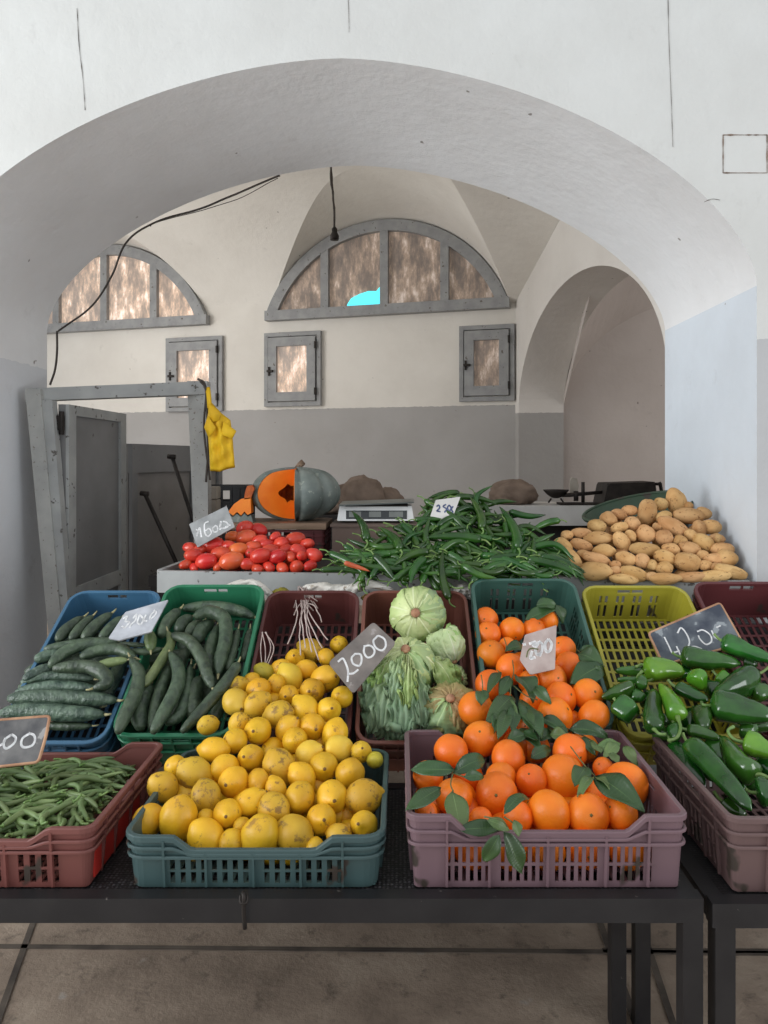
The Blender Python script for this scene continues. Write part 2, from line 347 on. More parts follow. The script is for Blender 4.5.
def ellipsoid(bm, c, rx, ry, rz, seg=20, rings=12, warp=None, rot=None):
    vs = []
    c = Vector(c)
    for j in range(rings+1):
        th = PI*j/rings; row = []
        for k in range(seg if 0 < j < rings else 1):
            ph = 2*PI*k/seg
            d = Vector((math.sin(th)*math.cos(ph), math.sin(th)*math.sin(ph), math.cos(th)))
            p = Vector((d.x*rx, d.y*ry, d.z*rz))
            if warp: p = warp(d, p)
            if rot: p = rot @ p
            row.append(bm.verts.new(c+p))
        vs.append(row)
    for j in range(rings):
        a, b = vs[j], vs[j+1]
        for k in range(seg):
            k2 = (k+1) % seg
            if len(a) == 1: bm.faces.new((a[0], b[k], b[k2]))
            elif len(b) == 1: bm.faces.new((a[k], b[0], a[k2]))
            else: bm.faces.new((a[k], b[k], b[k2], a[k2]))
def copy_tree(o, loc=None, rot=None, scale=None):
    r = o.copy(); C.objects.link(r)
    if loc is not None: r.location = loc
    if rot is not None: r.rotation_euler = rot
    if scale is not None: r.scale = scale if hasattr(scale, '__len__') else (scale,)*3
    for ch in o.children:
        c = ch.copy(); C.objects.link(c); c.parent = r
    return r
ORD = ['first', 'second', 'third', 'fourth', 'fifth', 'sixth', 'seventh', 'eighth', 'ninth', 'tenth', 'eleventh', 'twelfth',
       'thirteenth', 'fourteenth', 'fifteenth', 'sixteenth', 'seventeenth', 'eighteenth', 'nineteenth', 'twentieth']
def row_labels(items, cuts, rows, fmt):
    """items: (px, py, descr); sorts them into rows by height in the heap and names each by its place in the row"""
    out = [None]*len(items)
    groups = [[] for _ in rows]
    for i, it in enumerate(items):
        r = sum(1 for c in cuts if it[1] > c); groups[r].append(i)
    for r, g in enumerate(groups):
        g.sort(key=lambda i: items[i][0])
        for k, i in enumerate(g):
            place = 'at the left end' if k == 0 else ('at the right end' if k == len(g)-1 else ORD[k]+' from left')
            out[i] = fmt.format(d=items[i][2], row=rows[r], place=place)
    return out

# ================================================================== THE SETTING
bm = bmesh.new()
fl = [bm.verts.new(p) for p in ((-7, -.7, 0), (7, -.7, 0), (7, 11, 0), (-7, 11, 0))]; bm.faces.new(fl)
for p in ((0, 0, 0),): pass
struct(link('floor', bm, M['floor'], smooth=False), 'worn grey-brown concrete floor under the market tables', 'floor')
bm = bmesh.new()
for a, b, w in (((-3, 2.455, .002), (1.3, 2.395, .002), .020), ((-1.32, 2.75, .002), (-1.09, 1.9, .002), .02), ((.70, 2.75, .002), (.66, 1.9, .002), .022),
                ((.86, 2.8, .002), (.75, 1.9, .002), .02), ((.66, 2.41, .002), (2.5, 2.40, .002), .022)):
    bar(bm, a, b, w, .003)
struct(link('trim_1', bm, M['seam'], smooth=False), 'dark dirty joints between the concrete floor slabs', 'floor joint')

# ---- front wall with the wide arch
XC, HW, RISE, ZS = -.224, 1.574, .86, E+.66
YF, YB = 2.8, 3.77
def arch_z(x, rise=RISE):
    q = min(1, abs(x-XC)/HW)
    return ZS+rise*(1-q**1.7)**(1/1.7)
def arch_x_list(n=64):
    return [XC-HW*math.cos(PI*i/n) for i in range(n+1)]
bm = bmesh.new()
def grid_wall(bm, x0, x1, z0, z1, y, n=1):
    bm.faces.new([bm.verts.new(p) for p in ((x0, y, z0), (x1, y, z0), (x1, y, z1), (x0, y, z1))])
TOP = 4.6
grid_wall(bm, -5.5, XC-HW, 0, TOP, YF); grid_wall(bm, XC+HW, 3.2, 0, TOP, YF)
xs = arch_x_list()
lo = [bm.verts.new((x, YF, arch_z(x))) for x in xs]; hi = [bm.verts.new((x, YF, TOP)) for x in xs]
quad_strip(bm, lo, hi)
struct(link('wall_front', bm, M['wall_front'], smooth=False, recalc=False), 'white plastered front wall around the wide arch', 'wall')
bm = bmesh.new()
NY = 8; rows = []
for j in range(NY+1):
    f = j/NY; y = YF+(YB-YF)*f
    rows.append([bm.verts.new((x, y, arch_z(x, RISE*(1-f)+.84*f))) for x in xs])
for a, b in zip(rows, rows[1:]): quad_strip(bm, a, b)
# rear face of the thick wall
hi = [bm.verts.new((x, YB, TOP)) for x in xs]; lo2 = [bm.verts.new((x, YB, arch_z(x, .84))) for x in xs]; quad_strip(bm, lo2, hi)
grid_wall(bm, -5.5, XC-HW, 0, TOP, YB); grid_wall(bm, XC+HW, 3.2, 0, TOP, YB)
o = link('wall_arch_soffit', bm, M['soffit'], smooth=True); struct(o, 'curved white soffit of the wide front arch', 'arch')
bm = bmesh.new(); bm.faces.new([bm.verts.new(p) for p in ((XC-HW, YF, 0), (XC-HW, YB, 0), (XC-HW, YB, ZS), (XC-HW, YF, ZS))])
struct(link('wall_left_jamb', bm, M['soffit'], smooth=False), 'left jamb of the wide arch with grey painted dado', 'arch jamb')
bm = bmesh.new(); bm.faces.new([bm.verts.new(p) for p in ((XC+HW, YF, 0), (XC+HW, YB, 0), (XC+HW, YB, ZS), (XC+HW, YF, ZS))])
struct(link('wall_right_jamb', bm, M['jamb_right'], smooth=False), 'bluish white right jamb of the wide arch beside the potatoes', 'arch jamb')

# wall cracks and the square patch
def crack(pts, label, w=.004):
    bm = bmesh.new(); P = [Vector((ray(px, py, YF-.002).x, YF-.002, ray(px, py, YF-.002).z)) for px, py in pts]
    P = catmull(P, 5); R = [w*(.10+.55*abs(mnoise.noise(p*40))) for p in P]
    tube(bm, P, R, 5); o = link('wall_crack', bm, M['seam']); return struct(o, label, 'wall crack')
crack([(77, 8), (79, 45), (83, 80), (85, 110)], 'long thin crack in the white wall near the top left')
crack([(348, -6), (349, 22), (349, 32)], 'short faint crack at the top edge above the arch', .003)
crack([(668, -6), (669, 40), (671, 90), (673, 147)], 'long vertical crack in the white wall right of the arch')
crack([(720, 200), (712, 199), (704, 202)], 'short curled crack at the right shoulder of the arch', .004)
bm = bmesh.new()
x0, x1 = ray(723, 0, YF).x, ray(767, 0, YF).x; z1, z0 = ray(0, 135, YF).z, ray(0, 173, YF).z
for a, b in (((x0, z0), (x1, z0)), ((x1, z0), (x1, z1)), ((x1, z1), (x0, z1)), ((x0, z1), (x0, z0))):
    P = [Vector((a[0]+(b[0]-a[0])*i/12, YF-.001, a[1]+(b[1]-a[1])*i/12)) for i in range(13)]
    tube(bm, P, [.001+.005*abs(mnoise.noise(p*30+Vector((3, 1, 2)))) for p in P], 5)
pt = link('wall_patch', bm, M['burlap']); struct(pt, 'square plaster patch outlined in dirt on the upper right wall', 'wall patch')

# ---- back room: local frame (u along the back wall, d out from it)
cW, sW = .963, .2696
CR = Vector((1.2, 7.7, 0))
def L(u, d, z): return Vector((CR.x+u*cW-d*sW, CR.y-u*sW-d*cW, z))
ZB = E+1.635
bays = [(-1.43, 1.38), (-4.95, 1.40)]
SAG = .97
def a_of(u, i):
    uc, hw = bays[i]
    if abs(u-uc) >= hw: return 0
    R = (hw*hw+SAG*SAG)/(2*SAG); return math.sqrt(R*R-(u-uc)**2)-(R-SAG)
def B1(d):
    t = min(1, d/2.3); return 1.34*math.sqrt(max(0, 1-(1-t)**2))
def B2(d): return .46*d
def groin(i, side, d, B):              # u where the window cell meets the main vault
    uc, hw = bays[i]; lo, hi = 0.0, hw
    for _ in range(40):
        m = (lo+hi)/2
        if a_of(uc+side*m, i)+.15*d > B: lo = m
        else: hi = m
    return uc+side*lo
bm = bmesh.new(); rows = []
ds = [4.3*(i/60)**1.3 for i in range(61)]
for d in ds:
    uR = .42*d+.0; b1, b2 = B1(d), B2(d)
    g2L, g2R = groin(1, -1, d, b1), groin(1, 1, d, b1); g1L, g1R = groin(0, -1, d, b1), groin(0, 1, d, b2)
    row = []
    def seg(u0, u1, n, f, last=False):
        for k in range(n+(1 if last else 0)):
            u = u0+(u1-u0)*k/n; row.append(bm.verts.new(L(u, d, ZB+f(u, k/n))))
    seg(-7.6, g2L, 3, lambda u, t: b1)
    seg(g2L, g2R, 24, lambda u, t: a_of(u, 1)+.15*d if a_of(u, 1)+.15*d > 0 else 0)
    seg(g2R, g1L, 6, lambda u, t: b1)
    seg(g1L, g1R, 28, lambda u, t: a_of(u, 0)+.15*d)
    seg(g1R, max(uR, g1R+.001), 8, lambda u, t: b2+(.34*d-b2)*t, True)
    rows.append(row)
for a, b in zip(rows, rows[1:]): quad_strip(bm, a, b)
o = link('ceiling', bm, M['wall_room'], smooth=True, recalc=False)
try: o.data.set_sharp_from_angle(angle=math.radians(9))
except Exception: pass
struct(o, 'white groin vaulted ceiling of the back room', 'ceiling')
# back wall with holes only where the windows stand proud (windows are set on its face)
bm = bmesh.new(); n = 120; lo = []; hi = []
for i in range(n+1):
    u = -7.6+7.6*i/n; z = ZB+max(a_of(u, 0), a_of(u, 1), 0)
    lo.append(bm.verts.new(L(u, 0, 0))); hi.append(bm.verts.new(L(u, 0, z)))
quad_strip(bm, lo, hi)
struct(link('wall_back', bm, M['wall_room'], smooth=False), 'back wall with cream upper half and grey painted lower half', 'wall')
# side wall on the right with its own arch
def side_x(y): return 1.2+.127*(7.7-y)
def side_top(y):
    d = (7.7-y)*3.65/3.93*1.0; return ZB+.34*d
ac, ah, asp, ar = 6.02, 1.56, E+.483, 1.02
def sarch(y):
    q = abs(y-ac)/ah
    return 0 if q >= 1 else asp+ar*math.sqrt(1-q*q)
bm = bmesh.new()
ys = [7.7, ac+ah]+[ac+ah*math.cos(PI*i/48) for i in range(1, 48)]+[ac-ah, 3.77]
def sv(y, z, off=0): return bm.verts.new((side_x(y)+off, y, z))
for a, b in zip(ys, ys[1:]):
    mid = (a+b)/2; ins = abs(mid-ac) < ah
    za, zb = (max(sarch(a), asp), max(sarch(b), asp)) if ins else (0, 0)
    bm.faces.new((sv(a, za), sv(b, zb), sv(b, side_top(b)), sv(a, side_top(a))))
TH = .46
pts = [(ac+ah, 0), (ac+ah, asp)]+[(ac+ah*math.cos(PI*i/48), asp+ar*math.sin(PI*i/48)) for i in range(1, 48)]+[(ac-ah, asp), (ac-ah, 0)]
A = [sv(y, z) for y, z in pts]; B_ = [sv(y, z, TH) for y, z in pts]; quad_strip(bm, A, B_)
struct(link('wall_right', bm, M['wall_side'], smooth=False), 'right side wall of the back room with a deep arched opening', 'wall')
# neighbouring room seen through that arch
bm = bmesh.new()
X0 = side_x(7.6)+TH
def nb(x): return E+.44+1.28*math.sqrt(max(0, 1-((x-(X0+1.75))/1.75)**2))
lo = []; hi = []; top = []
for i in range(41):
    x = X0+3.5*(1-math.cos(PI*i/40))/2; lo.append(bm.verts.new((x, 7.72, 0))); hi.append(bm.verts.new((x, 7.72, nb(x)))); top.append(bm.verts.new((x, 3.9, nb(x)+3.2)))
quad_strip(bm, lo, hi); quad_strip(bm, hi, top)
box(bm, (X0+3.5, 3.9, 0), (X0+3.6, 7.8, 4.2)); box(bm, (X0-.3, 3.85, 3.9), (X0+3.5, 7.8, 4.0)); box(bm, (X0-.4, 7.75, 0), (X0+3.6, 7.85, 4.2))
M['wall_far'] = plaster('plaster_far', srgb(198, 190, 184), srgb(198, 190, 184), .2)
struct(link('wall_far_right', bm, M['wall_far'], smooth=False), 'grey wall and vault of the side room seen through the arch', 'wall')

# ---- windows on the back wall
def on_wall(px, py, d=0.0):
    P = L(0, d, 0); Nn = Vector((-sW, -cW, 0)); q = ray_plane(px, py, P, Nn)
    r = q-CR; return (r.x*cW-r.y*sW, q.z)
def wall_obj(name, bm, mat, parent=None): return link(name, bm, mat, parent, smooth=False)
def wbox(bm, u0, u1, z0, z1, d0, d1, mi=0):
    vs = [bm.verts.new(L(u, d, z)) for u in (u0, u1) for d in (d0, d1) for z in (z0, z1)]
    for f in ((0, 1, 3, 2), (4, 6, 7, 5), (0, 4, 5, 1), (2, 3, 7, 6), (0, 2, 6, 4), (1, 5, 7, 3)): bm.faces.new([vs[i] for i in f]).material_index = mi
def lunette(idx, label, mat, muls, gap=False):
    uc, hw = bays[idx]; R = (hw*hw+SAG*SAG)/(2*SAG)
    root = thing('window_%d' % (idx+1), label, 'window', L(uc, 0, ZB), kind='structure')
    def rs(o): o.location = Vector(o.location)-Vector(root.location) if False else o.location; return o
    def fin(name, bm, m, sm=False):
        bmesh.ops.translate(bm, verts=bm.verts, vec=-root.location); return link(name, bm, m, root, smooth=sm)
    bm = bmesh.new()
    r0, r1 = R-.005, R-.125; cz = ZB-(R-SAG); th0 = math.asin((hw-.0)/R)
    ths = [-th0+2*th0*i/40 for i in range(41)]
    rowsf = []
    for (r, d) in ((r0, .01), (r0, .09), (r1, .09), (r1, .01)):
        rowsf.append([bm.verts.new(L(uc+r*math.sin(t), d, max(ZB-.02, cz+r*math.cos(t)))) for t in ths])
    for a, b in ((0, 1), (1, 2), (2, 3)): quad_strip(bm, rowsf[a], rowsf[b])
    wbox(bm, uc-hw, uc+hw, ZB-.06, ZB+.05, .01, .10)
    for mu in muls:
        zt = cz+math.sqrt(max(.01, (R-.06)**2-(mu-uc)**2)); wbox(bm, mu-.045, mu+.045, ZB, zt, .012, .085)
    fin('window_frame', bm, M['frame'])
    edges = [uc-hw+.12]+list(muls)+[uc+hw-.12]
    for k, (a, b) in enumerate(zip(edges, edges[1:])):
        bm = bmesh.new(); A = []; B_ = []
        a2, b2 = (a+.03 if k else a), (b-.03 if k < len(muls) else b)
        for i in range(15):
            u = a2+(b2-a2)*i/14; zt = cz+math.sqrt(max(0, (R-.09)**2-(u-uc)**2))
            A.append(bm.verts.new(L(u, .03, ZB+.03))); B_.append(bm.verts.new(L(u, .03, max(zt, ZB+.03))))
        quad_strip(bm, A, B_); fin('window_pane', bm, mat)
    if gap:
        bm = bmesh.new(); pts = [(-.06, 0), (-.06, .36), (-.11, .27), (-.20, .28), (-.30, .24), (-.40, .17), (-.44, .08), (-.46, 0)]
        bm.faces.new([bm.verts.new(L(muls[1]+p[0]+.01, .036, ZB+.04+p[1]*.62)) for p in pts]); fin('broken_gap', bm, M['skygap'])['label'] = 'bright turquoise sky through the broken corner'
    return root
m1 = [on_wall(px, 310)[0] for px in (327, 386, 446)]
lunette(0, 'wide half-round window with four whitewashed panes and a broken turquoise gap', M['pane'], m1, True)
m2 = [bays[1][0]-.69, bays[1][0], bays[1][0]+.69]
lunette(1, 'half-round window on the left, partly hidden by the arch and bright', M['pane_bright_glow'], m2)
def small_window(n, x0, y0, x1, y1, label, mat):
    ua, zt = on_wall(x0, y0); ub, _ = on_wall(x1, y0); _, zb = on_wall(x0, y1)
    root = thing('window_%d' % n, label, 'window', L((ua+ub)/2, 0, (zt+zb)/2), kind='structure')
    def fin(name, bm, m):
        bmesh.ops.translate(bm, verts=bm.verts, vec=-root.location); return link(name, bm, m, root, smooth=False)
    def fr(name, u0, u1, z0, z1, w, d0, d1):
        bm = bmesh.new(); wbox(bm, u0, u1, z1-w, z1, d0, d1); wbox(bm, u0, u1, z0, z0+w, d0, d1); wbox(bm, u0, u0+w, z0+w, z1-w, d0, d1); wbox(bm, u1-w, u1, z0+w, z1-w, d0, d1)
        return fin(name, bm, M['frame'])
    fr('window_frame', ua, ub, zb, zt, .045, .005, .05)
    fr('window_sash', ua+.058, ub-.058, zb+.058, zt-.058, .10, .005, .07)
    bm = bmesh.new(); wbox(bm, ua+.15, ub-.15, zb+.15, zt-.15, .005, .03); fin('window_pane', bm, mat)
    bm = bmesh.new(); uu = ua+.075; zz = (zb+zt)/2-.02
    wbox(bm, uu-.02, uu+.05, zz-.012, zz+.012, .07, .10); wbox(bm, uu-.01, uu+.01, zz-.05, zz+.05, .07, .085); fin('latch', bm, M['iron'])
    bm = bmesh.new()
    for zz in (zb+.16, zt-.16): wbox(bm, ub-.065, ub-.045, zz-.04, zz+.04, .05, .08)
    fin('hinge', bm, M['iron'])
small_window(3, 168, 339, 224, 412, 'small framed window behind the gate post, left of the others', M['pane_bright_glow'])
small_window(4, 266, 334, 322, 407, 'small framed window below the left end of the wide half-round window', M['pane_bright_glow'])
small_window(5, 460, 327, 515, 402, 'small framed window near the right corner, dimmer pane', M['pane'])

# ================================================================== DOOR, PARTITION
d1 = thing('door_1', 'grey painted timber gate frame with a door leaf standing open', 'door', (-1.6, 3.45, 0), kind='structure')
def dpart(name, bm, mat, sm=False):
    bmesh.ops.translate(bm, verts=bm.verts, vec=-d1.location); return link(name, bm, mat, d1, smooth=sm)
def poly_prism(bm, pts_front, off, mi=0):
    a = [bm.verts.new(p) for p in pts_front]; b = [bm.verts.new(Vector(p)+Vector(off)) for p in pts_front]
    bm.faces.new(a).material_index = mi; bm.faces.new(b[::-1]).material_index = mi
    for i in range(len(a)):
        j = (i+1) % len(a); bm.faces.new((a[i], b[i], b[j], a[j])).material_index = mi
YL, YR = 3.45, 3.78
def post(name, xa0, xa1, xb0, xb1, ytop, yb, Y, mat, thick=.07):
    k = (1.6/Y*F+CY)                   # pixel row of the floor at this depth
    f = (k-ytop)/(yb-ytop)
    l = xa0+(xb0-xa0)*f; r = xa1+(xb1-xa1)*f
    bm = bmesh.new(); poly_prism(bm, [ray(l, k, Y), ray(r, k, Y), ray(xa1, ytop, Y), ray(xa0, ytop, Y)], (0, thick, 0)); return dpart(name, bm, mat)
post('gate_post', 25, 40, 42, 56, 389, 567, YL, M['oldpaint'])
post('hinge_stile', 40, 52, 54, 65, 400, 567, YL+.01, M['greypaint'], .05)
post('gate_post', 187, 207, 193, 208, 381, 517, YR, M['oldpaint'])
bm = bmesh.new(); poly_prism(bm, [ray(25, 401, YL), ray(207, 394, YR), ray(207, 381, YR), ray(25, 388.5, YL)], (0, .07, 0)); dpart('lintel', bm, M['greypaint'])
# open leaf, running away from us
P0 = Vector((-1.60, 3.52, 0)); P1 = Vector((-1.60, 4.26, 0)); zt = E+.265
leaf = bmesh.new(); box(leaf, (-1.625, 3.52, .12), (-1.59, 4.26, zt)); lf = dpart('door_leaf', leaf, M['leafgrey'])
bm = bmesh.new()
for a, b in (((-1.59, 3.52, .12), (-1.575, 3.60, zt)), ((-1.59, 4.18, .12), (-1.575, 4.26, zt)), ((-1.59, 3.60, zt-.05), (-1.575, 4.18, zt)), ((-1.59, 3.6, .9), (-1.575, 4.18, .98)), ((-1.59, 3.6, .12), (-1.575, 4.18, .22))): box(bm, a, b)
dpart('door_stile', bm, M['greypaint'])
bm = bmesh.new()
for z in (.6, 1.08, 1.72):
    tube(bm, [ray(52, 400, 3.44)*0+Vector((-1.60, 3.50, z)), Vector((-1.60, 3.50, z+.11))], .012, 8); box(bm, (-1.64, 3.49, z+.02), (-1.59, 3.51, z+.09))
dpart('hinge', bm, M['iron'])
bm = bmesh.new(); pa = Vector((-1.58, 4.30, 0)); pb = Vector((-1.33, 5.45, 0))
def pp(t, z, off=0): q = pa.lerp(pb, t); return Vector((q.x+off, q.y, z))
zt = E+.095
poly_prism(bm, [pp(0, 0), pp(1, 0), pp(1, zt), pp(0, zt)], (-.03, 0, 0))
bmr = bmesh.new()
poly_prism(bmr, [pp(0, zt-.17), pp(1, zt-.17), pp(1, zt), pp(0, zt)], (.025, 0, 0))
for t0, t1 in ((0, .05), (.62, .67), (.95, 1)): poly_prism(bmr, [pp(t0, 0, .005), pp(t1, 0, .005), pp(t1, zt-.17, .005), pp(t0, zt-.17, .005)], (.018, 0, 0))
pt = thing('wooden_partition', 'low grey painted board partition behind the open door', 'partition', (-1.58, 4.3, 0), kind='structure')
for nm, b_, mm in (('board_panel', bm, M['partition']), ('rail', bmr, M['leafgrey'])):
    bmesh.ops.translate(b_, verts=b_.verts, vec=-pt.location); link(nm, b_, mm, pt, smooth=False)
for (a, b, Y0, Y1, lab) in (((145, 494), (175, 560), 4.05, 3.95, 'shorter dark iron rod leaning by the open door'), ((172, 457), (193, 520), 4.25, 4.12, 'taller dark iron rod leaning beside the right gate post')):
    p, q = ray(*a, Y0), ray(*b, Y1); d = (q-p); q2 = p+d*((p.z-1.0)/(-d.z)); q2.z = 1.001
    bm = bmesh.new(); tube(bm, [p, p.lerp(q2, .5), q2], .011, 8); tube(bm, [p+Vector((-.025, 0, .004)), p+Vector((.02, 0, .0))], .014, 8)
    tag(link('iron_rod', bm, M['iron']), lab, 'rod')

bm = bmesh.new(); box(bm, (-1.30, 3.86, 0), (-.90, 4.2, 1.0)); box(bm, (-1.31, 3.85, .94), (-.89, 4.21, .998))
tag(link('wooden_chest', bm, M['darkwood'], smooth=False), 'dark wooden chest behind the gate post at the counter end', 'chest')
# ================================================================== TABLES
def table(name, label, x0, x1, legs, ytop=.675, y0=1.55, y1=2.12):
    t = thing(name, label, 'table', ((x0+x1)/2, (y0+y1)/2, 0))
    def fin(n, bm, m, sm=False):
        bmesh.ops.translate(bm, verts=bm.verts, vec=-t.location); return link(n, bm, m, t, smooth=sm)
    bm = bmesh.new(); box(bm, (x0, y0, ytop-.045), (x1, y0+.035, ytop+.006)); fin('front_rail', bm, M['blackmetal'])
    bm = bmesh.new(); box(bm, (x0, y1-.035, ytop-.045), (x1, y1, ytop)); fin('back_rail', bm, M['blackmetal'])
    for xx in (x0, x1-.04):
        bm = bmesh.new(); box(bm, (xx, y0+.036, ytop-.04), (xx+.04, y1-.036, ytop-.001)); fin('side_rail', bm, M['blackmetal'])
    bm = bmesh.new(); box(bm, (x0+.01, y0+.02, ytop-.012), (x1-.01, y1-.01, ytop-.004)); fin('perforated_top', bm, M['tablemesh'])
    for xx in legs:
        for yy in (y0+.002, y1-.042):
            bm = bmesh.new(); box(bm, (xx, yy, 0), (xx+.042, yy+.04, ytop-.046)); fin('leg', bm, M['blackmetal'])
    return t
t1 = table('market_table', 'long black metal table under the bean, lemon and purple crates', -1.62, .636, (-1.6, .594), .675)
t2 = table('market_table', 'second black metal table at right under the sweet pepper crate', .655, 1.75, (.662, 1.69), .664)
bm = bmesh.new(); box(bm, (.700-.0, 1.60, 0), (.716, 1.62, .6))
hp = ray(245, 893, 1.545)
bm.free(); bm = bmesh.new(); tube(bm, catmull([hp+Vector((-.004, .0, .0)), hp+Vector((0, -.012, 0)), hp+Vector((0, -.012, -.03)), hp+Vector((.002, -.01, -.068))], 4), .0045, 8)
tube(bm, catmull([hp+Vector((-.008, -.006, .0)), hp+Vector((-.006, -.014, -.012)), hp+Vector((.006, -.014, -.012)), hp+Vector((.006, -.006, .0))], 4), .003, 6)
tag(link('metal_hook', bm, M['iron']), 'small dark metal hook hanging on the front rail of the table', 'hook')

# ---- tilted rack under the back row
TILT = math.atan(.636)
def rimZ(Y): return E-.815+(Y-2.15)*.636
rk = thing('display_rack', 'sloping black metal rack carrying the tilted back row of crates', 'rack', (0, 2.5, 0))
def rk_add(n, bm): bmesh.ops.translate(bm, verts=bm.verts, vec=-rk.location); link(n, bm, M['blackmetal'], rk, smooth=False)
perp = Vector((0, math.sin(TILT), -math.cos(TILT)))
def under(Yr, dep): return Vector((0, Yr, rimZ(Yr)))+perp*dep
for Yr in (2.22, 2.6):
    p = under(Yr, .185); bm = bmesh.new(); bar(bm, (-1.13, p.y, p.z), (1.5, p.y, p.z), .03, .03); rk_add('cross_rail', bm)
for x in (-1.12, 1.45):
    a, b = under(2.2, .215), under(2.62, .215); bm = bmesh.new(); bar(bm, (x, a.y, a.z), (x, b.y, b.z), .03, .028); rk_add('slope_rail', bm)
    for q in (b,):
        bm = bmesh.new(); bar(bm, (x, q.y, 0), (x, q.y, q.z-.016), .03, .03); rk_add('leg', bm)

bm = bmesh.new(); a, b = under(2.19, .168), under(2.69, .168); poly_prism(bm, [(-1.12, a.y, a.z), (1.45, a.y, a.z), (1.45, b.y, b.z), (-1.12, b.y, b.z)], (0, .001, -.002)); rk_add('shade_sheet', bm)  # black sheet added to stand in for shade below the trays
# ================================================================== CRATES
def crate(name, label, loc, W_, D, H, mat, tilt=0.0, dip=0.0, cr=.03, taper=.012, group=None, style='front', dipzone=(.12, .19), grille=True, cell=.0125):
    """moulded produce crate: walls, base, rim, ribs; origin at the middle of the front bottom edge"""
    root = thing(name, label, 'crate', loc, group); root.rotation_euler = (tilt, 0, 0)
    st = []                            # perimeter stations: (x, y, nx, ny, side, t)
    def side(p, q, s, n):
        for i in range(n):
            t = i/n; x = p[0]+(q[0]-p[0])*t; y = p[1]+(q[1]-p[1])*t
            st.append((x, y, s, t))
    w, nW = W_/2, max(20, int(W_/cell)//2*2); nD = max(20, int(D/.0125)//2*2)
    NC = 4
    def arc(cx, cy, a0):
        for i in range(NC):
            a = a0+PI/2*i/NC; st.append((cx+cr*math.cos(a), cy+cr*math.sin(a), 'c', 0))
    side((-w+cr, 0), (w-cr, 0), 'f', nW); arc(w-cr, cr, -PI/2); side((w, cr), (w, D-cr), 'r', nD); arc(w-cr, D-cr, 0)
    side((w-cr, D), (-w+cr, D), 'b', nW); arc(-w+cr, D-cr, PI/2); side((-w, D-cr), (-w, cr), 'l', nD); arc(-w+cr, cr, PI)
    n = len(st)
    def top(s, t):
        if s in 'fb' and dip:
            e = min(t, 1-t); a, b = dipzone
            if e < a: return H
            if e < b: return H-dip*(e-a)/(b-a)
            return H-dip
        return H
    nrm = []
    for i in range(n):
        a, b = st[i-1], st[(i+1) % n]; dx, dy = b[0]-a[0], b[1]-a[1]; l = math.hypot(dx, dy); nrm.append((dy/l, -dx/l))
    if style == 'front': zr = [0, .08, .30, .34, .58, .62, .80, .86, 1.0]; slots = {1, 3 - 1, 4 - 1}
    else: zr = [0, .10, .46, .52, .74, .80, .94, 1.0]; slots = {1, 3}
    if style == 'front': slots = {1, 3}
    hrow = 6 if style == 'front' else 5
    def solid(i, j):
        s, t = st[i][2], st[i][3]
        if s == 'c': return True
        e = min(t, 1-t); k = round(t*(nW if s in 'fb' else nD))
        if not grille and j in slots: return True
        if j in slots:
            if e < .10 or abs(t-.5) < .012 or abs(e-.28) < .012: return True
            return k % 2 == 0
        if j == hrow and s in ('rl' if style == 'front' else 'fb') and abs(t-.5) < .16: return False
        return True
    def pt(i, j, inner):
        x, y, s, t = st[i]; z0 = zr[j]; base = .62
        tp = top(s, t) if s != 'c' else H
        z = z0*H if z0 <= base else (base*H+(tp-base*H)*(z0-base)/(1-base))
        off = taper*z/H-(.004 if inner else 0)
        return Vector((x+nrm[i][0]*off, y+nrm[i][1]*off, z))
    bm = bmesh.new(); cache = {}
    def v(i, j, inn):
        k = (i % n, j, inn)
        if k not in cache: cache[k] = bm.verts.new(pt(i % n, j, inn))
        return cache[k]
    J = len(zr)-1
    for i in range(n):
        for j in range(J):
            if not solid(i, j): continue
            bm.faces.new((v(i, j, 0), v(i+1, j, 0), v(i+1, j+1, 0), v(i, j+1, 0)))
            bm.faces.new((v(i, j, 1), v(i, j+1, 1), v(i+1, j+1, 1), v(i+1, j, 1)))
            if j == 0 or not solid(i, j-1): bm.faces.new((v(i, j, 1), v(i+1, j, 1), v(i+1, j, 0), v(i, j, 0)))
            if j == J-1 or not solid(i, j+1): bm.faces.new((v(i, j+1, 0), v(i+1, j+1, 0), v(i+1, j+1, 1), v(i, j+1, 1)))
            if not solid((i-1) % n, j): bm.faces.new((v(i, j, 0), v(i, j+1, 0), v(i, j+1, 1), v(i, j, 1)))
            if not solid((i+1) % n, j): bm.faces.new((v(i+1, j, 1), v(i+1, j+1, 1), v(i+1, j+1, 0), v(i+1, j, 0)))
    link('crate_wall', bm, mat, root, smooth=False, recalc=False)
    def band(bm, frac, w0, h, out, only=None):
        P = []
        for i in range(n):
            x, y, s, t = st[i]; tp = top(s, t) if s != 'c' else H
            z = tp if frac == 1 else (frac*H if frac <= .62 else .62*H+(tp-.62*H)*(frac-.62)/.38)
            P.append((x, y, z, nrm[i]))
        R = []
        for (x, y, z, nn) in P:
            o = taper*z/H
            R.append([bm.verts.new((x+nn[0]*(o+a), y+nn[1]*(o+a), z+b)) for a, b in ((-w0, -h), (out, -h), (out, 0), (out-.002, .002), (-w0+.001, .002), (-w0, 0))])
        for a in range(n):
            A, B_ = R[a], R[(a+1) % n]
            for k in range(6): bm.faces.new((A[k], B_[k], B_[(k+1) % 6], A[(k+1) % 6]))
    bm = bmesh.new(); band(bm, 1, .007, .010, .006); link('rim', bm, mat, root, smooth=False)
    bm = bmesh.new()
    for fr in ((.62, .80) if style == 'front' else (.48, .78)): band(bm, fr, -.001, .004, .008)
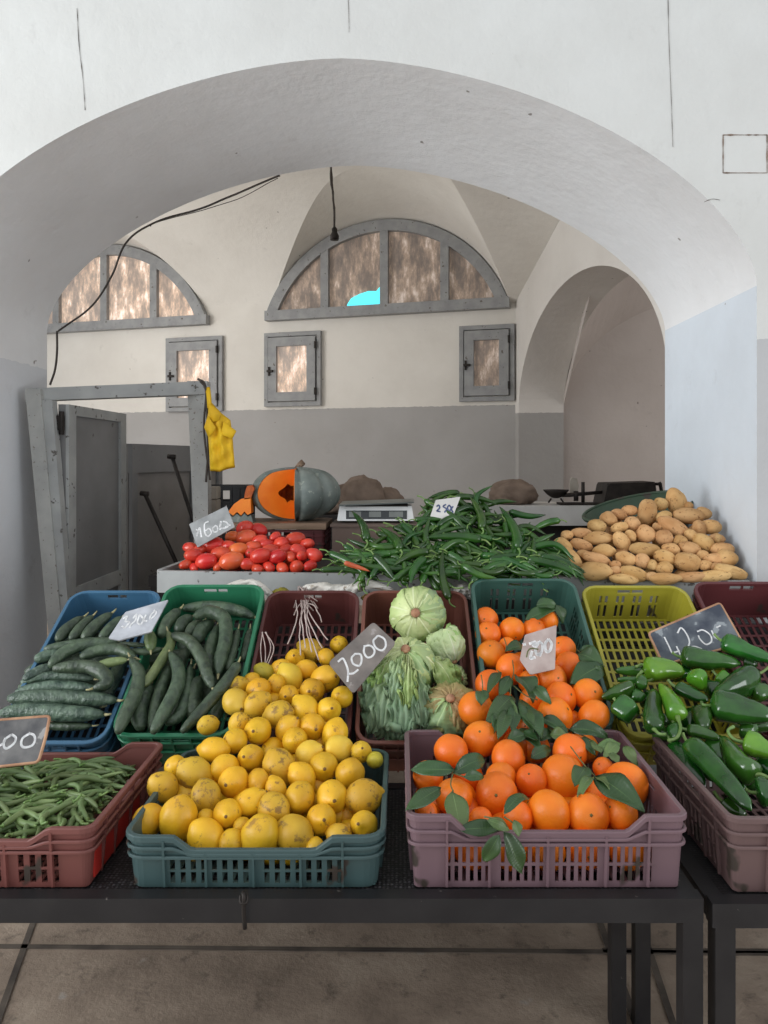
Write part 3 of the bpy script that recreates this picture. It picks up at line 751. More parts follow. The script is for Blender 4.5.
    for i in range(n):
        x, y, s, t = st[i]
        if s == 'c': continue
        e = min(t, 1-t)
        k = round(t*(nW if s in 'fb' else nD)); NN = nW if s in 'fb' else nD
        if k in (round(NN*.1), round(NN*.28), NN//2, round(NN*.72), round(NN*.9)):
            tp = top(s, t)
            a = Vector((x+nrm[i][0]*.003, y+nrm[i][1]*.003, .004)); b = Vector((x+nrm[i][0]*(.003+taper*tp/H), y+nrm[i][1]*(.003+taper*tp/H), tp-.006))
            bar(bm, a, b, .005, .009, Vector((nrm[i][0], nrm[i][1], 0)))
    link('rib', bm, mat, root, smooth=False)
    # base grid with rectangular holes
    bm = bmesh.new(); nx = max(8, int(W_/.026))*2+1; ny = max(8, int(D/.05))*2+1; xs_ = []; yy_ = []
    def cuts(a, b, m, solidw, holew):
        tot = (m+1)/2*solidw+(m-1)/2*holew; out = [a]; x = a
        for i in range(m): x += (solidw if i % 2 == 0 else holew)/tot*(b-a); out.append(x)
        return out
    xs_ = cuts(-w+.005, w-.005, nx, .010, .016); yy_ = cuts(.005, D-.005, ny, .010, .04); cc = {}
    def bv(i, j, k):
        if (i, j, k) not in cc: cc[(i, j, k)] = bm.verts.new((xs_[i], yy_[j], .002+.004*k))
        return cc[(i, j, k)]
    sol = lambda i, j: 0 <= i < nx and 0 <= j < ny and (i % 2 == 0 or j % 2 == 0)
    for i in range(nx):
        for j in range(ny):
            if not sol(i, j): continue
            bm.faces.new((bv(i, j, 1), bv(i+1, j, 1), bv(i+1, j+1, 1), bv(i, j+1, 1))); bm.faces.new((bv(i, j, 0), bv(i, j+1, 0), bv(i+1, j+1, 0), bv(i+1, j, 0)))
            for di, dj, q in ((-1, 0, (0, 0, 0, 1)), (1, 0, (1, 1, 1, 0)), (0, -1, (1, 0, 0, 0)), (0, 1, (0, 1, 1, 1))):
                if not sol(i+di, j+dj): bm.faces.new((bv(i+q[0], j+q[1], 0), bv(i+q[2], j+q[3], 0), bv(i+q[2], j+q[3], 1), bv(i+q[0], j+q[1], 1)))
    link('base', bm, mat, root, smooth=False, recalc=False)
    return root

TD, THH = .615, .15
def tray(xl, xr, yback, mat, name, label, cr=.04, H=THH, grille=True):
    """a crate of the tilted row, from the pixels of its back rim"""
    Yb = 2.68; k = Yb/F
    x0, x1 = (xl-CX)*k, (xr-CX)*k
    Wd = x1-x0-.012-.032
    lift = ((598-yback)/F*Yb)
    back = Vector((0, Yb, rimZ(Yb)+lift-.0)); ax = Vector((0, math.cos(TILT), math.sin(TILT)))
    front_rim = back-ax*TD
    org = front_rim+perp*H
    return crate(name, label, ((x0+x1)/2, org.y, org.z), Wd, TD, H, mat, TILT, 0, cr, .012, None, 'tray', grille=grille)
tray(70, 164, 600, M['blue'], 'produce_crate', 'blue plastic crate full of wrinkled cucumbers at far left', grille=False)
tray(165, 267, 594, M['green'], 'produce_crate', 'bright green plastic crate full of smooth curved cucumbers', grille=False)
tray(266, 361, 600, M['maroon'], 'produce_crate', 'maroon plastic crate with lemons spilling out and twine hanging in', grille=False)
tray(362, 468, 600, M['redbrown'], 'produce_crate', 'red-brown plastic crate holding the heads of lettuce', grille=False)
tray(469, 576, 588, M['teal'], 'produce_crate', 'teal green tilted plastic crate of oranges under the pink price board')
tray(579, 687, 595, M['yellow'], 'produce_crate', 'yellow plastic crate, nearly empty with its grid floor showing')
tray(690, 800, 591, M['darkred'], 'produce_crate', 'dark red plastic crate at the right edge, behind the blue slate', grille=False)
FT = .6755
bc = crate('produce_crate', 'rust red plastic crate of green beans at the front left corner', (-.975, 1.602, FT), .60, .455, .133, M['beancrate'], 0, .028, .012)
bm = bmesh.new(); box(bm, (.302, .02, .01), (.306, .30, .075)); link('red_side_panel', bm, M['red'], bc, smooth=False)['label'] = 'bright red lower side panel'
crate('produce_crate', 'dark teal plastic crate heaped with lemons, front row', (-.316, 1.602, FT), .535, .455, .115, M['tealgrey'], 0, .030, .03, dipzone=(.14, .22))
crate('produce_crate', 'purple plastic crate of oranges with leaves, front row', (.318, 1.602, FT), .575, .475, .160, M['purple'], 0, .036, .012, cell=.0085)
crate('produce_crate', 'mauve brown plastic crate of green sweet peppers at front right', (1.01, 1.602, FT-.010), .575, .475, .165, M['mauve'], 0, .036, .012, cell=.0085)

# ================================================================== BACK COUNTER
ct = thing('trough_counter', 'grey painted wooden trough counter holding tomatoes, chillies and potatoes', 'counter', (0, 3.2, 0))
def ct_add(n, bm, m=None): bmesh.ops.translate(bm, verts=bm.verts, vec=-ct.location); return link(n, bm, m or M['greypaint'], ct, smooth=False)
CT = 1.125
fa, fb = Vector((-1.0, 3.06, 0)), Vector((1.32, 2.80, 0))
zr_ = E-.456
bm = bmesh.new(); bar(bm, (fa.x, fa.y, zr_-.045), (fb.x, fb.y, zr_-.045), .022, .09); ct_add('front_board', bm)
bm = bmesh.new(); poly_prism(bm, [(fa.x, fa.y+.012, CT-.02), (fb.x, fb.y+.012, CT-.02), (1.32, 3.72, CT-.02), (-.96, 3.56, CT-.02)], (0, 0, .02)); ct_add('counter_bed', bm, M['darkwood'])
bm = bmesh.new(); bar(bm, (fa.x, fa.y+.02, zr_-.045), (-.965, 3.56, zr_-.045), .022, .09); ct_add('end_board', bm)
for x, y in ((-.93, 3.12), (1.2, 2.86), (-.9, 3.45), (1.2, 3.6), (.1, 3.0)):
    bm = bmesh.new(); box(bm, (x-.035, y-.035, 0), (x+.035, y+.035, CT-.021)); ct_add('leg', bm)
# a wooden shelf behind the trough
sh = thing('back_bench', 'dark low bench behind the trough, under the pumpkin and the scales', 'bench', (0, 3.9, 0))
bm = bmesh.new(); box(bm, (-.85, -.15, 1.07), (1.30, .25, 1.10)); link('bench_top', bm, M['darkwood'], sh, smooth=False)
for x in (-.8, .2, 1.24):
    bm = bmesh.new(); box(bm, (x-.03, -.1, 0), (x+.03, .2, 1.07)); link('leg', bm, M['darkwood'], sh, smooth=False)
bpy.context.view_layer.update()
#@@PART2
# ================================================================== PRODUCE
Z3 = (0, 0, 0)
def rnd(a, b): return random.uniform(a, b)
def surf_tab(tab):
    return lambda px, py, lift=0.0: ray(px, py, interp(py, tab)-lift)
def plane_surf(P, nrm):
    P = Vector(P); nrm = Vector(nrm).normalized()
    return lambda px, py, lift=0.0: ray_plane(px, py, P+nrm*lift, nrm)
TN = Vector((0, -math.sin(TILT), math.cos(TILT)))          # normal of the tilted row
tray_surf = plane_surf((0, 2.15, rimZ(2.15)), TN)
def relax(ps, rs, it=40, k=.96, keep=.06):
    o = [p.copy() for p in ps]
    for _ in range(it):
        for i in range(len(ps)):
            for j in range(i):
                d = ps[i]-ps[j]; m = (rs[i]+rs[j])*k; l = d.length
                if l < m and l > 1e-6:
                    s = d*((m-l)/l*.5); ps[i] += s; ps[j] -= s
        for i in range(len(ps)): ps[i] = ps[i].lerp(o[i], keep)
    return ps

# ---- prototypes of the round fruit
def lemon_proto(mat, seed):
    bm = bmesh.new(); off = Vector((seed*3.1, 1, 2))
    def wp(d, p):
        z = d.z; nip = max(0, (abs(z)-.86)/.14)**1.3*(.20 if z > 0 else .09)
        q = Vector((d.x, d.y, d.z*1.13+math.copysign(nip, z)))
        q *= 1+.05*mnoise.noise(d*1.6+off)+.012*mnoise.noise(d*6+off)
        if z > .80: q.x *= .96; q.y *= .96
        return q
    ellipsoid(bm, Z3, 1, 1, 1, 24, 18, wp)
    root = link('lemon', bm, mat)
    bm = bmesh.new(); ellipsoid(bm, (0, 0, 1.33), .12, .12, .05, 10, 6, lambda d, p: p*(1+.25*mnoise.noise(d*3+off))); link('blossom_end', bm, M['lemon_tip'], root)
    root.data.name = 'lemon'; return root
def orange_proto(seed):
    bm = bmesh.new(); off = Vector((seed*2.3, 5, 1))
    def wp(d, p):
        q = d*(1+.025*mnoise.noise(d*1.5+off)); q.z *= .96
        q *= 1-.07*max(0, (d.z-.93)/.07)-.03*max(0, (-d.z-.95)/.05); return q
    ellipsoid(bm, Z3, 1, 1, 1, 28, 20, wp); root = link('orange', bm, M['orange'])
    bm = bmesh.new(); n = 10; c = bm.verts.new((0, 0, .925)); ring = [bm.verts.new(((.10 if i % 2 else .055)*math.cos(i*PI/5), (.10 if i % 2 else .055)*math.sin(i*PI/5), .905)) for i in range(10)]
    c2 = bm.verts.new((0, 0, .86))
    for i in range(10): bm.faces.new((c, ring[i], ring[(i+1) % 10])); bm.faces.new((c2, ring[(i+1) % 10], ring[i]))
    link('calyx', bm, M['orange_tip'], root); return root
def tomato_proto(mat, seed):
    bm = bmesh.new(); off = Vector((seed*1.7, 2, 7))
    def wp(d, p):
        q = Vector((d.x*.80, d.y*.80, d.z*1.12)); q *= 1+.04*mnoise.noise(d*1.4+off)-.06*max(0, (d.z-.94)/.06)
        q.x *= 1+.10*d.z*-1*.6; q.y *= 1-.06*d.z; return q
    ellipsoid(bm, Z3, 1, 1, 1, 24, 16, wp); root = link('tomato', bm, mat)
    bm = bmesh.new(); ellipsoid(bm, (0, 0, 1.045), .13, .13, .03, 10, 5); link('stem_scar', bm, M['orange_tip'], root); return root
def potato_proto(seed):
    bm = bmesh.new(); off = Vector((seed*4.3, 3, 9))
    def wp(d, p):
        q = Vector((d.x, d.y*.96, d.z*.86)); q *= 1+.13*mnoise.noise(d*1.1+off)+.045*mnoise.noise(d*2.6+off)
        e = mnoise.noise(d*5.5+off)
        if e > .34: q *= 1-.05*(e-.34)/.3
        return q
    ellipsoid(bm, Z3, 1, 1, 1, 26, 18, wp); return link('potato', bm, M['potato'])
used = set()
def place(proto, loc, rot, scale, label, cat, group):
    if proto.name in used: o = copy_tree(proto)
    else: used.add(proto.name); o = proto
    o.location = loc; o.rotation_euler = rot; o.scale = scale if hasattr(scale, '__len__') else (scale,)*3
    tag(o, label, cat, group); return o
def look_rot(spread, toward=True):      # pole turned roughly towards the viewer, or anywhere
    d = Vector((rnd(-spread, spread), -1, rnd(-spread*.3, spread)+.3)).normalized()
    return (d.to_track_quat('Z', 'Y') @ __import__('mathutils').Quaternion((0, 0, 1), rnd(0, 6.28))).to_euler()

# ---- lemons
LT = [(640, 2.60), (660, 2.47), (680, 2.35), (700, 2.23), (725, 2.10), (750, 1.99), (775, 1.90), (800, 1.79), (820, 1.735), (838, 1.69), (850, 1.665)]
lem = [(163,787,14,'b'),(179,819,20,'R'),(152,820,15,''),(192,774,17,'b'),(178,768,11,''),(206,796,14,'b'),(225,768,13,''),(235,782,15,'n'),(227,813,14,'n'),
 (206,837,17,''),(232,842,12,''),(251,805,13,''),(271,807,15.5,'b'),(257,781,11,''),(262,835,19,''),(294,832,18,'b'),(299,798,15,''),(276,789,10,''),(279,766,15.5,'b'),
 (251,758,13,'n'),(302,777,13,''),(317,822,15,'n'),(315,848,9,''),(214,750,12.5,''),(205,818,9,''),(244,827,8,''),(309,754,12.5,'p'),(323,767,14.5,'n'),(339,749,13,'p'),
 (350,774,15,''),(361,752,10.5,'b'),(375,760,8,'g'),(364,797,17,'b'),(332,797,15.5,'n'),(364,825,13.5,'n'),(339,836,11.5,'b'),(295,659,9.5,'n'),(311,651,12,'b'),
 (339,645,9,''),(326,657,8,''),(325,679,13.5,''),(289,677,12,'p'),(281,669,9,''),(306,670,10,''),(312,691,12.5,'n'),(342,697,10.5,''),(328,710,12,''),(289,696,10.5,'n'),
 (261,690,12.5,''),(275,685,9,''),(237,686,10,'b'),(251,681,8,''),(236,702,13,'p'),(257,705,13,'b'),(279,715,13.5,'b'),(306,710,13.5,''),(312,727,13,'n'),(289,730,12,''),
 (294,739,12.5,''),(258,731,13.5,'n'),(239,724,10.5,'b'),(235,741,12,''),(335,734,13,''),(264,672,9,'g'),(208,725,10,'b')]
LP = {'': [lemon_proto(M['lemon'], s) for s in (1, 2, 3)], 'b': [lemon_proto(M['lemon_bad'], s) for s in (4, 5)], 'n': [lemon_proto(M['lemon'], 6)],
      'p': [lemon_proto(M['lemon_pale'], 7)], 'g': [lemon_proto(M['lemon_green'], 8)]}
D_ = {'': 'plain yellow lemon', 'b': 'brown-blotched lemon', 'n': 'lemon with outward blossom end', 'p': 'pale bright lemon', 'g': 'small greenish lemon', 'R': 'lemon'}
lp = []; lr = []
for (px, py, r, k) in lem:
    Y = interp(py, LT); R = r/F*Y; p = ray(px, py, Y-.01)
    if k == 'R' or (px, py) == (208, 725): p = ray(px, py, Y-.02 if k == 'R' else 2.12)
    lp.append(p); lr.append(R)
lp = relax(lp, lr, 50, .92, .07)
labs = row_labels([(a, b, D_[k]) for a, b, r, k in lem], [665, 692, 716, 742, 763, 785, 810],
    ['topmost row of the spill', 'upper spill under the price slate', 'middle of the maroon crate', 'lower lip of the maroon crate', 'top row of the teal crate', 'second row of the teal crate', 'third row of the teal crate', 'bottom row at the teal crate lip'],
    '{d}, {row}, {place}')
for i, (px, py, r, k) in enumerate(lem):
    lab = labs[i]
    if (px, py) == (208, 725): lab = 'stray lemon lying alone among the cucumbers in the green crate corner'
    if k == 'R': lab = 'largest lemon, deep yellow and ribbed lengthwise, standing on end at lower left'
    if k == 'R':
        bm = bmesh.new()
        def wp(d, p):
            a = math.atan2(d.y, d.x); q = Vector((d.x, d.y, d.z*1.25+math.copysign(max(0, (abs(d.z)-.9)/.1)*.10, d.z)))
            w = 1+.035*math.cos(a*7)*(1-d.z**2); q.x *= w; q.y *= w; return q
        ellipsoid(bm, Z3, 1, 1, 1, 42, 18, wp); o = link('lemon', bm, M['lemon'])
        o.location = lp[i]; o.scale = (lr[i]*.92,)*3; o.rotation_euler = (.15, .12, .4); tag(o, lab, 'lemon', 'lemons heaped in the teal and maroon crates'); continue
    pr = random.choice(LP[k])
    if k == 'n': rot = look_rot(.35)
    else: rot = (rnd(0, 6.28), rnd(0, 6.28), rnd(0, 6.28))
    s = lr[i]*1.04
    place(pr, lp[i], rot, (s*rnd(.95, 1.0), s*rnd(.95, 1.0), s*rnd(.95, 1.06)), lab, 'lemon', 'lemons heaped in the teal and maroon crates')
# lower layer glimpsed between them
under_l = []
for (px, py) in [(170,835),(190,848),(215,822),(240,800),(266,850),(285,815),(308,808),(335,815),(350,835),(345,760),(300,760),(265,790),(225,790),(290,745),(270,748),(250,716),(300,697),(270,700),(320,722),(345,815),(290,850),(240,845),(180,795),(205,785),(318,740),(250,770),(315,785),(296,775)]:
    Y = interp(py, LT); under_l.append((px, py, ray(px, py, Y)+Vector((0, .055, -.028))))
for px, py, p in under_l:
    place(random.choice(LP['']), p, (rnd(0, 6), rnd(0, 6), rnd(0, 6)), .034, 'lemon of the lower layer, half hidden in the gaps of the lemon heap', 'lemon', 'lower lemons glimpsed in the gaps')

# ---- oranges
OT = [(615, 2.60), (630, 2.53), (650, 2.43), (670, 2.34), (690, 2.25), (710, 2.17), (735, 2.05), (755, 1.96), (775, 1.89), (795, 1.80), (815, 1.72)]
orr = [(451,751,16.5),(481,739,17),(507,762,17.5),(428,777,15),(454,797,18),(497,793,20),(502,775,15),(533,780,15),(561,777,21),(570,752,17),(548,813,21),(591,815,20),
 (617,813,17),(626,785,21),(519,817,15),(481,819,11),(427,812,10),(603,768,10),(486,620,12),(488,634,12.5),(512,630,12.5),(534,629,11),(547,620,11),(491,654,13.5),
 (511,669,15),(563,649,12.5),(569,667,14.5),(550,681,15),(531,682,11),(490,685,14.5),(476,709,17),(562,699,15.5),(556,713,17.5),(585,695,15),(594,716,15.5),(519,725,12),(507,645,8),(535,650,13),(532,700,12)]
op = [ray(a, b, interp(b, OT)-.01) for a, b, r in orr]; orad = [r/F*interp(b, OT) for a, b, r in orr]
op = relax(op, orad, 50, .92, .08)
OPR = [orange_proto(s) for s in (1, 2, 3)]
labs = row_labels([(a, b, 'large orange' if r >= 19 else ('small orange' if r < 12 else 'round orange')) for a, b, r in orr], [640, 662, 690, 722, 764, 790, 805],
    ['top row in the tilted teal crate', 'row beside the pink price board', 'row just below the pink price board', 'lower rows of the tilted teal crate', 'back row of the purple crate', 'middle row of the purple crate', 'second row of the purple crate', 'front row of the purple crate'], '{d}, {row}, {place}')
for i, (px, py, r) in enumerate(orr):
    s = orad[i]*1.04; rot = look_rot(1.2) if i % 2 else (rnd(0, 6), rnd(0, 6), rnd(0, 6))
    place(random.choice(OPR), op[i], rot, (s, s, s*rnd(.95, 1.0)), labs[i], 'orange', 'oranges heaped in the teal and purple crates')
for (x, y, z) in [(x_*.086+.075+rnd(-.006, .006), y_*.085+1.655+rnd(-.005, .005), .727) for x_ in range(6) for y_ in range(4)]:
    place(random.choice(OPR), (x, y, z), (rnd(0, 6), rnd(0, 6), rnd(0, 6)), .0415, 'orange of the bottom layer, seen through the slats of the purple crate', 'orange', 'bottom layer oranges behind the purple slats')
for (px, py) in [(500,650),(525,660),(505,700),(535,720),(575,720),(500,725),(540,745),(520,745),(590,745),(545,795),(575,795),(470,775),(470,815),(605,795),(580,680)]:
    Y = interp(py, OT); place(random.choice(OPR), ray(px, py, Y)+Vector((0, .07, -.035)), (rnd(0, 6), rnd(0, 6), 0), .042, 'orange of the lower layer, half hidden in the gaps of the orange heap', 'orange', 'lower oranges glimpsed in the gaps')

# ---- leaves on the oranges
def leaf_mesh(name, a, b, w, mat, nrm=Vector((0, -.6, .8)), curl=.15, fold=.35, parent=None, n=10, m=6):
    a = Vector(a); b = Vector(b); ax = b-a; Ln = ax.length; ax = ax/Ln; s = ax.cross(nrm).normalized(); up = s.cross(ax)
    bm = bmesh.new(); uvl = bm.loops.layers.uv.new('UVMap'); V = []; ph = rnd(0, 6)
    for i in range(n+1):
        t = i/n; hw = w/2*(math.sin(PI*t**.85)**.8 if 0 < t < 1 else 0)+.0006; row = []
        for j in range(m+1):
            q = j/m*2-1
            p = a+ax*(Ln*t)+s*(q*hw)+up*(curl*Ln*math.sin(PI*t)+fold*abs(q)*hw+.10*w*math.sin(t*9+ph+q*2)*abs(q)) - up*(curl*.8*Ln*t*t)
            row.append((bm.verts.new(p), (t, j/m)))
        V.append(row)
    for i in range(n):
        for j in range(m):
            q = [V[i][j], V[i+1][j], V[i+1][j+1], V[i][j+1]]; f = bm.faces.new([x[0] for x in q])
            for lo_, x in zip(f.loops, q): lo_[uvl].uv = x[1]
    if parent is not None: bmesh.ops.translate(bm, verts=bm.verts, vec=-Vector(parent.location))
    o = link(name, bm, mat, parent); md = o.modifiers.new('thickness', 'SOLIDIFY'); md.thickness = .0008; return o
def osurf(px, py, lift): return ray(px, py, interp(py, OT)-lift)
def sprig(label, leaves, twigs, f=lambda x, y: (x, y), lift=.055):
    c0 = f(*leaves[0][0]); root = thing('leaf_sprig', label, 'leaves', osurf(c0[0], c0[1], lift), 'leafy sprigs among the oranges')
    for a, b, w, pale in leaves:
        A = f(*a); B_ = f(*b); pa, pb = osurf(A[0], A[1], lift+rnd(0, .02)), osurf(B_[0], B_[1], lift+rnd(-.01, .02))
        leaf_mesh('leaf', pa, pb, w*1.3, M['leaf_pale'] if pale else M['leaf'], Vector((rnd(-.4, .4), -.7, .7)).normalized(), rnd(.02, .16), rnd(.1, .5), root)
    for tw in twigs:
        P = [osurf(*f(*p), lift+.005)-root.location for p in tw]; bm = bmesh.new(); tube(bm, catmull(P, 5), .0016, 6); link('twig', bm, M['twig'], root)
    return root
fA = lambda x, y: (404+x/3, 720+y/3)
fB = lambda x, y: (450+x/4, 600+y/4)
sprig('long drooping orange leaves hanging over the left front lip of the purple crate', [((150,150),(20,148),.030,0),((148,158),(248,112),.034,0),((110,205),(8,268),.030,0),((145,215),(172,352),.042,1),((180,172),(242,170),.02,0),((165,330),(298,322),.026,0),((250,300),(320,330),.018,1)], [[(150,150),(140,190),(148,215)],[(150,160),(185,172)]], fA, .125)
sprig('narrow leaves dangling down the slats of the purple crate', [((300,335),(356,462),.032,0),((285,345),(236,425),.026,0),((300,280),(378,222),.022,0),((330,300),(345,350),.016,1)], [[(240,290),(290,300),(310,320)],[(300,290),(330,310)]], fA, .16)
sprig('dark glossy leaf pair over the right-hand oranges of the purple crate', [((575,168),(718,268),.050,0),((545,142),(512,196),.034,0),((568,172),(518,240),.018,1),((575,172),(640,222),.022,1)], [[(500,80),(545,140),(575,170)],[(520,230),(545,195),(570,172)]], fA, .085)
sprig('curled pale leaves at the back right of the purple crate', [((500,28),(612,40),.026,1),((575,92),(652,66),.024,1),((590,100),(560,60),.02,1),((662,78),(700,136),.022,1),((618,100),(642,132),.02,1),((520,60),(575,100),.022,0),((640,70),(600,110),.024,1)], [[(500,28),(560,60),(600,90)]], fA, .035)
sprig('shaded leaves between the two orange crates, behind the back oranges', [((380,112),(442,84),.028,0),((350,30),(410,90),.034,0),((430,20),(500,60),.030,0),((330,60),(395,30),.026,0),((390,60),(460,40),.03,0)], [[(350,30),(380,60),(440,50)]], fA, .02)
sprig('large central sprig of dark leaves on the tilted oranges', [((265,305),(338,398),.050,0),((200,288),(150,372),.024,0),((240,305),(200,382),.030,0),((250,385),(146,495),.040,0),((285,400),(368,545),.046,0),((232,400),(268,492),.024,1),((340,350),(402,412),.026,0),((230,440),(196,545),.030,0),((215,430),(175,530),.028,0),((300,430),(330,520),.03,0),((260,420),(250,520),.03,0)], [[(250,240),(255,290),(245,330),(240,400)],[(240,330),(300,380),(350,400)],[(170,340),(200,300),(190,280)]], fB, .075)
sprig('single dangling leaf on a thin twig over the left oranges', [((130,362),(124,418),.030,0)], [[(125,300),(130,335),(130,362)]], fB, .085)
sprig('leaves lying below the central sprig, towards the purple crate', [((368,472),(474,536),.030,0),((480,518),(636,542),.036,0),((400,540),(474,545),.026,1),((350,560),(286,520),.026,0),((300,540),(230,560),.03,0)], [[(368,472),(420,500),(480,518)]], fB, .04)
sprig('broad dark leaves at the right side of the teal crate', [((510,215),(615,262),.048,0),((610,262),(484,332),.060,0),((520,200),(590,215),.03,0),((560,270),(590,320),.036,0)], [[(510,200),(560,240),(620,265)]], fB, .05)
sprig('shaded leaves arching over the topmost oranges in the teal crate', [((300,82),(432,28),.036,0),((425,18),(455,92),.030,0),((345,20),(430,22),.034,0)], [[(300,82),(360,40),(430,25)]], fB, .03)
sprig('small leaf tucked at the left edge of the pink price board', [((222,205),(304,186),.030,0)], [[(215,150),(225,180),(222,205)]], fB, .06)

# ---- tomatoes
TT = [(515, 3.42), (530, 3.32), (545, 3.22), (558, 3.12), (568, 3.10)]
tf = lambda l: [(180+a/4.52, 510+b/4.52, r/4.52, k) for a, b, r, k in l]
tm = tf([(45,170,30,0),(68,200,38,0),(40,250,26,0),(140,165,46,0),(120,235,44,0),(180,205,40,0),(218,165,32,0),(275,175,40,1),(240,235,50,1),(320,168,34,0),(365,150,32,0),(295,82,40,0),
 (355,90,36,0),(290,122,42,1),(360,215,42,0),(445,220,40,0),(412,185,40,0),(458,155,40,0),(508,145,42,0),(430,122,26,0),(535,190,38,0),(500,215,28,0),(530,245,38,0),(590,215,36,0),(585,242,30,0),
 (465,256,32,0),(400,256,28,0),(350,256,28,0),(302,238,34,0),(565,150,30,0),(325,195,32,0),(245,120,30,1),(395,150,28,0),(100,180,26,0),(180,250,24,0),(480,180,30,0),(60,250,24,0),(555,215,28,0)])
tp = [ray(a, b, interp(b, TT)) for a, b, r, k in tm]; trd = [r/F*interp(b, TT)*1.05 for a, b, r, k in tm]
tp = relax(tp, trd, 40, .86, .08)
TPR = [[tomato_proto(M['tomato'], s) for s in (1, 2, 3)], [tomato_proto(M['tomato_orange'], 4)]]
labs = row_labels([(a, b, 'orange-red plum tomato' if k else 'red plum tomato') for a, b, r, k in tm], [536, 548, 559],
    ['top of the tomato heap', 'upper middle of the tomato heap', 'lower middle of the tomato heap', 'bottom row behind the trough board'], '{d}, {row}, {place}')
for i, (px, py, r, k) in enumerate(tm):
    long_ = r > 9; d = Vector((rnd(-1, 1), rnd(-.7, .4), rnd(-.3, .3))).normalized()
    rot = (Vector((1, rnd(-.4, .4), .2)).to_track_quat('Z', 'Y').to_euler() if long_ else d.to_track_quat('Z', 'Y').to_euler())
    place(random.choice(TPR[k]), tp[i], rot, trd[i], labs[i], 'tomato', 'plum tomatoes in the trough')
for (px, py) in [(205,562),(225,560),(258,562),(290,562),(240,545),(270,548),(300,555),(215,550),(250,535),(285,550),(232,566),(262,568)]:
    place(random.choice(TPR[0]), ray(px, py, interp(py, TT))+Vector((0, .075, -.01)), (rnd(0, 6), rnd(0, 6), 0), .036, 'plum tomato of the lower layer, half hidden in the tomato heap', 'tomato', 'lower tomatoes glimpsed in the gaps')

# ---- potatoes
pl = [(447,75,47,32,80),(343,115,47,32,95),(390,85,25,22,0),(280,108,28,18,0),(243,122,28,18,20),(208,138,32,24,25),(165,163,32,24,10),(110,187,36,18,0),(60,195,22,17,0),(48,228,34,20,30),(75,280,46,28,55),(110,228,40,20,20),
 (170,205,52,22,-3),(252,218,38,26,60),(190,250,40,23,5),(165,278,52,20,15),(160,322,58,32,0),(245,167,30,18,-15),(290,155,28,25,30),(338,190,34,30,0),(283,197,22,18,60),(400,203,30,28,0),(400,128,30,18,-20),(437,168,62,28,30),
 (488,127,54,27,5),(485,90,16,14,0),(567,118,30,22,0),(590,165,38,25,0),(525,172,30,24,70),(537,218,40,28,30),(590,208,30,17,0),(632,208,17,20,0),(608,245,40,25,0),(665,275,40,29,0),(573,280,38,20,0),(490,240,38,23,10),
 (425,245,32,22,0),(378,165,18,14,0),(405,275,40,26,20),(332,245,54,24,5),(268,278,38,24,15),(325,285,26,26,0),(402,310,30,22,0),(485,290,48,34,10),(545,268,22,18,0),(295,330,48,24,18),(260,350,50,18,5),(405,348,58,20,0),
 (500,342,60,18,-3),(570,340,70,20,-5),(635,322,60,22,15),(695,330,42,20,15),(230,300,20,15,0),(545,300,25,18,0),(360,300,20,18,40),(230,320,25,16,0),(120,262,25,15,10),(360,340,22,16,0),(590,305,25,15,0),(650,245,14,12,0),(505,200,30,20,40),(460,215,25,20,0)]
def pot_Y(py): return 2.382/(.7+(py-CY)/F)+.04
POT = [potato_proto(s) for s in range(1, 8)]
pp_, pr_, info = [], [], []
for cx, cy, a, b, ang in pl:
    px, py = 550+cx/3.523, 480+cy/3.523; Y = pot_Y(py); k = Y/F/3.523
    pp_.append(ray(px, py, Y)); pr_.append((a*b)**.5*k); info.append((px, py, a*k, b*k, ang))
pp_ = relax(pp_, pr_, 40, .84, .10)
for p in pp_:
    p.x = min(p.x, 1.28)
labs = row_labels([(q[0], q[1], 'long potato' if q[2]/q[3] > 1.9 else ('big potato' if q[2]*q[3] > .0035 else ('small potato' if q[2] < .028 else 'tan potato'))) for q in info],
    [513, 525, 537, 549, 560, 571], ['peak of the potato heap', 'second tier of the potato heap', 'third tier of the potato heap', 'fourth tier of the potato heap', 'fifth tier of the potato heap', 'sixth tier of the potato heap', 'bottom tier on the trough board'], '{d}, {row}, {place}')
for i, (px, py, a, b, ang) in enumerate(info):
    q = __import__('mathutils').Quaternion((0, 1, 0), math.radians(ang)) @ __import__('mathutils').Quaternion((1, 0, 0), rnd(-.3, .3)) @ __import__('mathutils').Quaternion((1, 0, 0), random.choice((0, PI)))
    place(POT[i % 7], pp_[i], q.to_euler(), (a*1.06, b*1.12, b*1.22), labs[i], 'potato', 'potatoes heaped at the right of the trough')
for (px, py) in [(600,555),(625,555),(650,555),(675,560),(700,560),(720,565),(610,540),(640,535),(665,535),(690,540),(620,525),(645,520),(668,520),(700,530),(585,560),(660,570),(690,572),(715,550),(730,570),(680,550)]:
    p = ray(px, py, pot_Y(py))+Vector((0, .065, -.02)); p.x = min(p.x, 1.27)
    place(random.choice(POT), p, (rnd(0, 6), rnd(0, 6), rnd(0, 6)), (.05, .035, .035), 'potato of the lower layer, half hidden in the gaps of the potato heap', 'potato', 'lower potatoes glimpsed in the gaps')

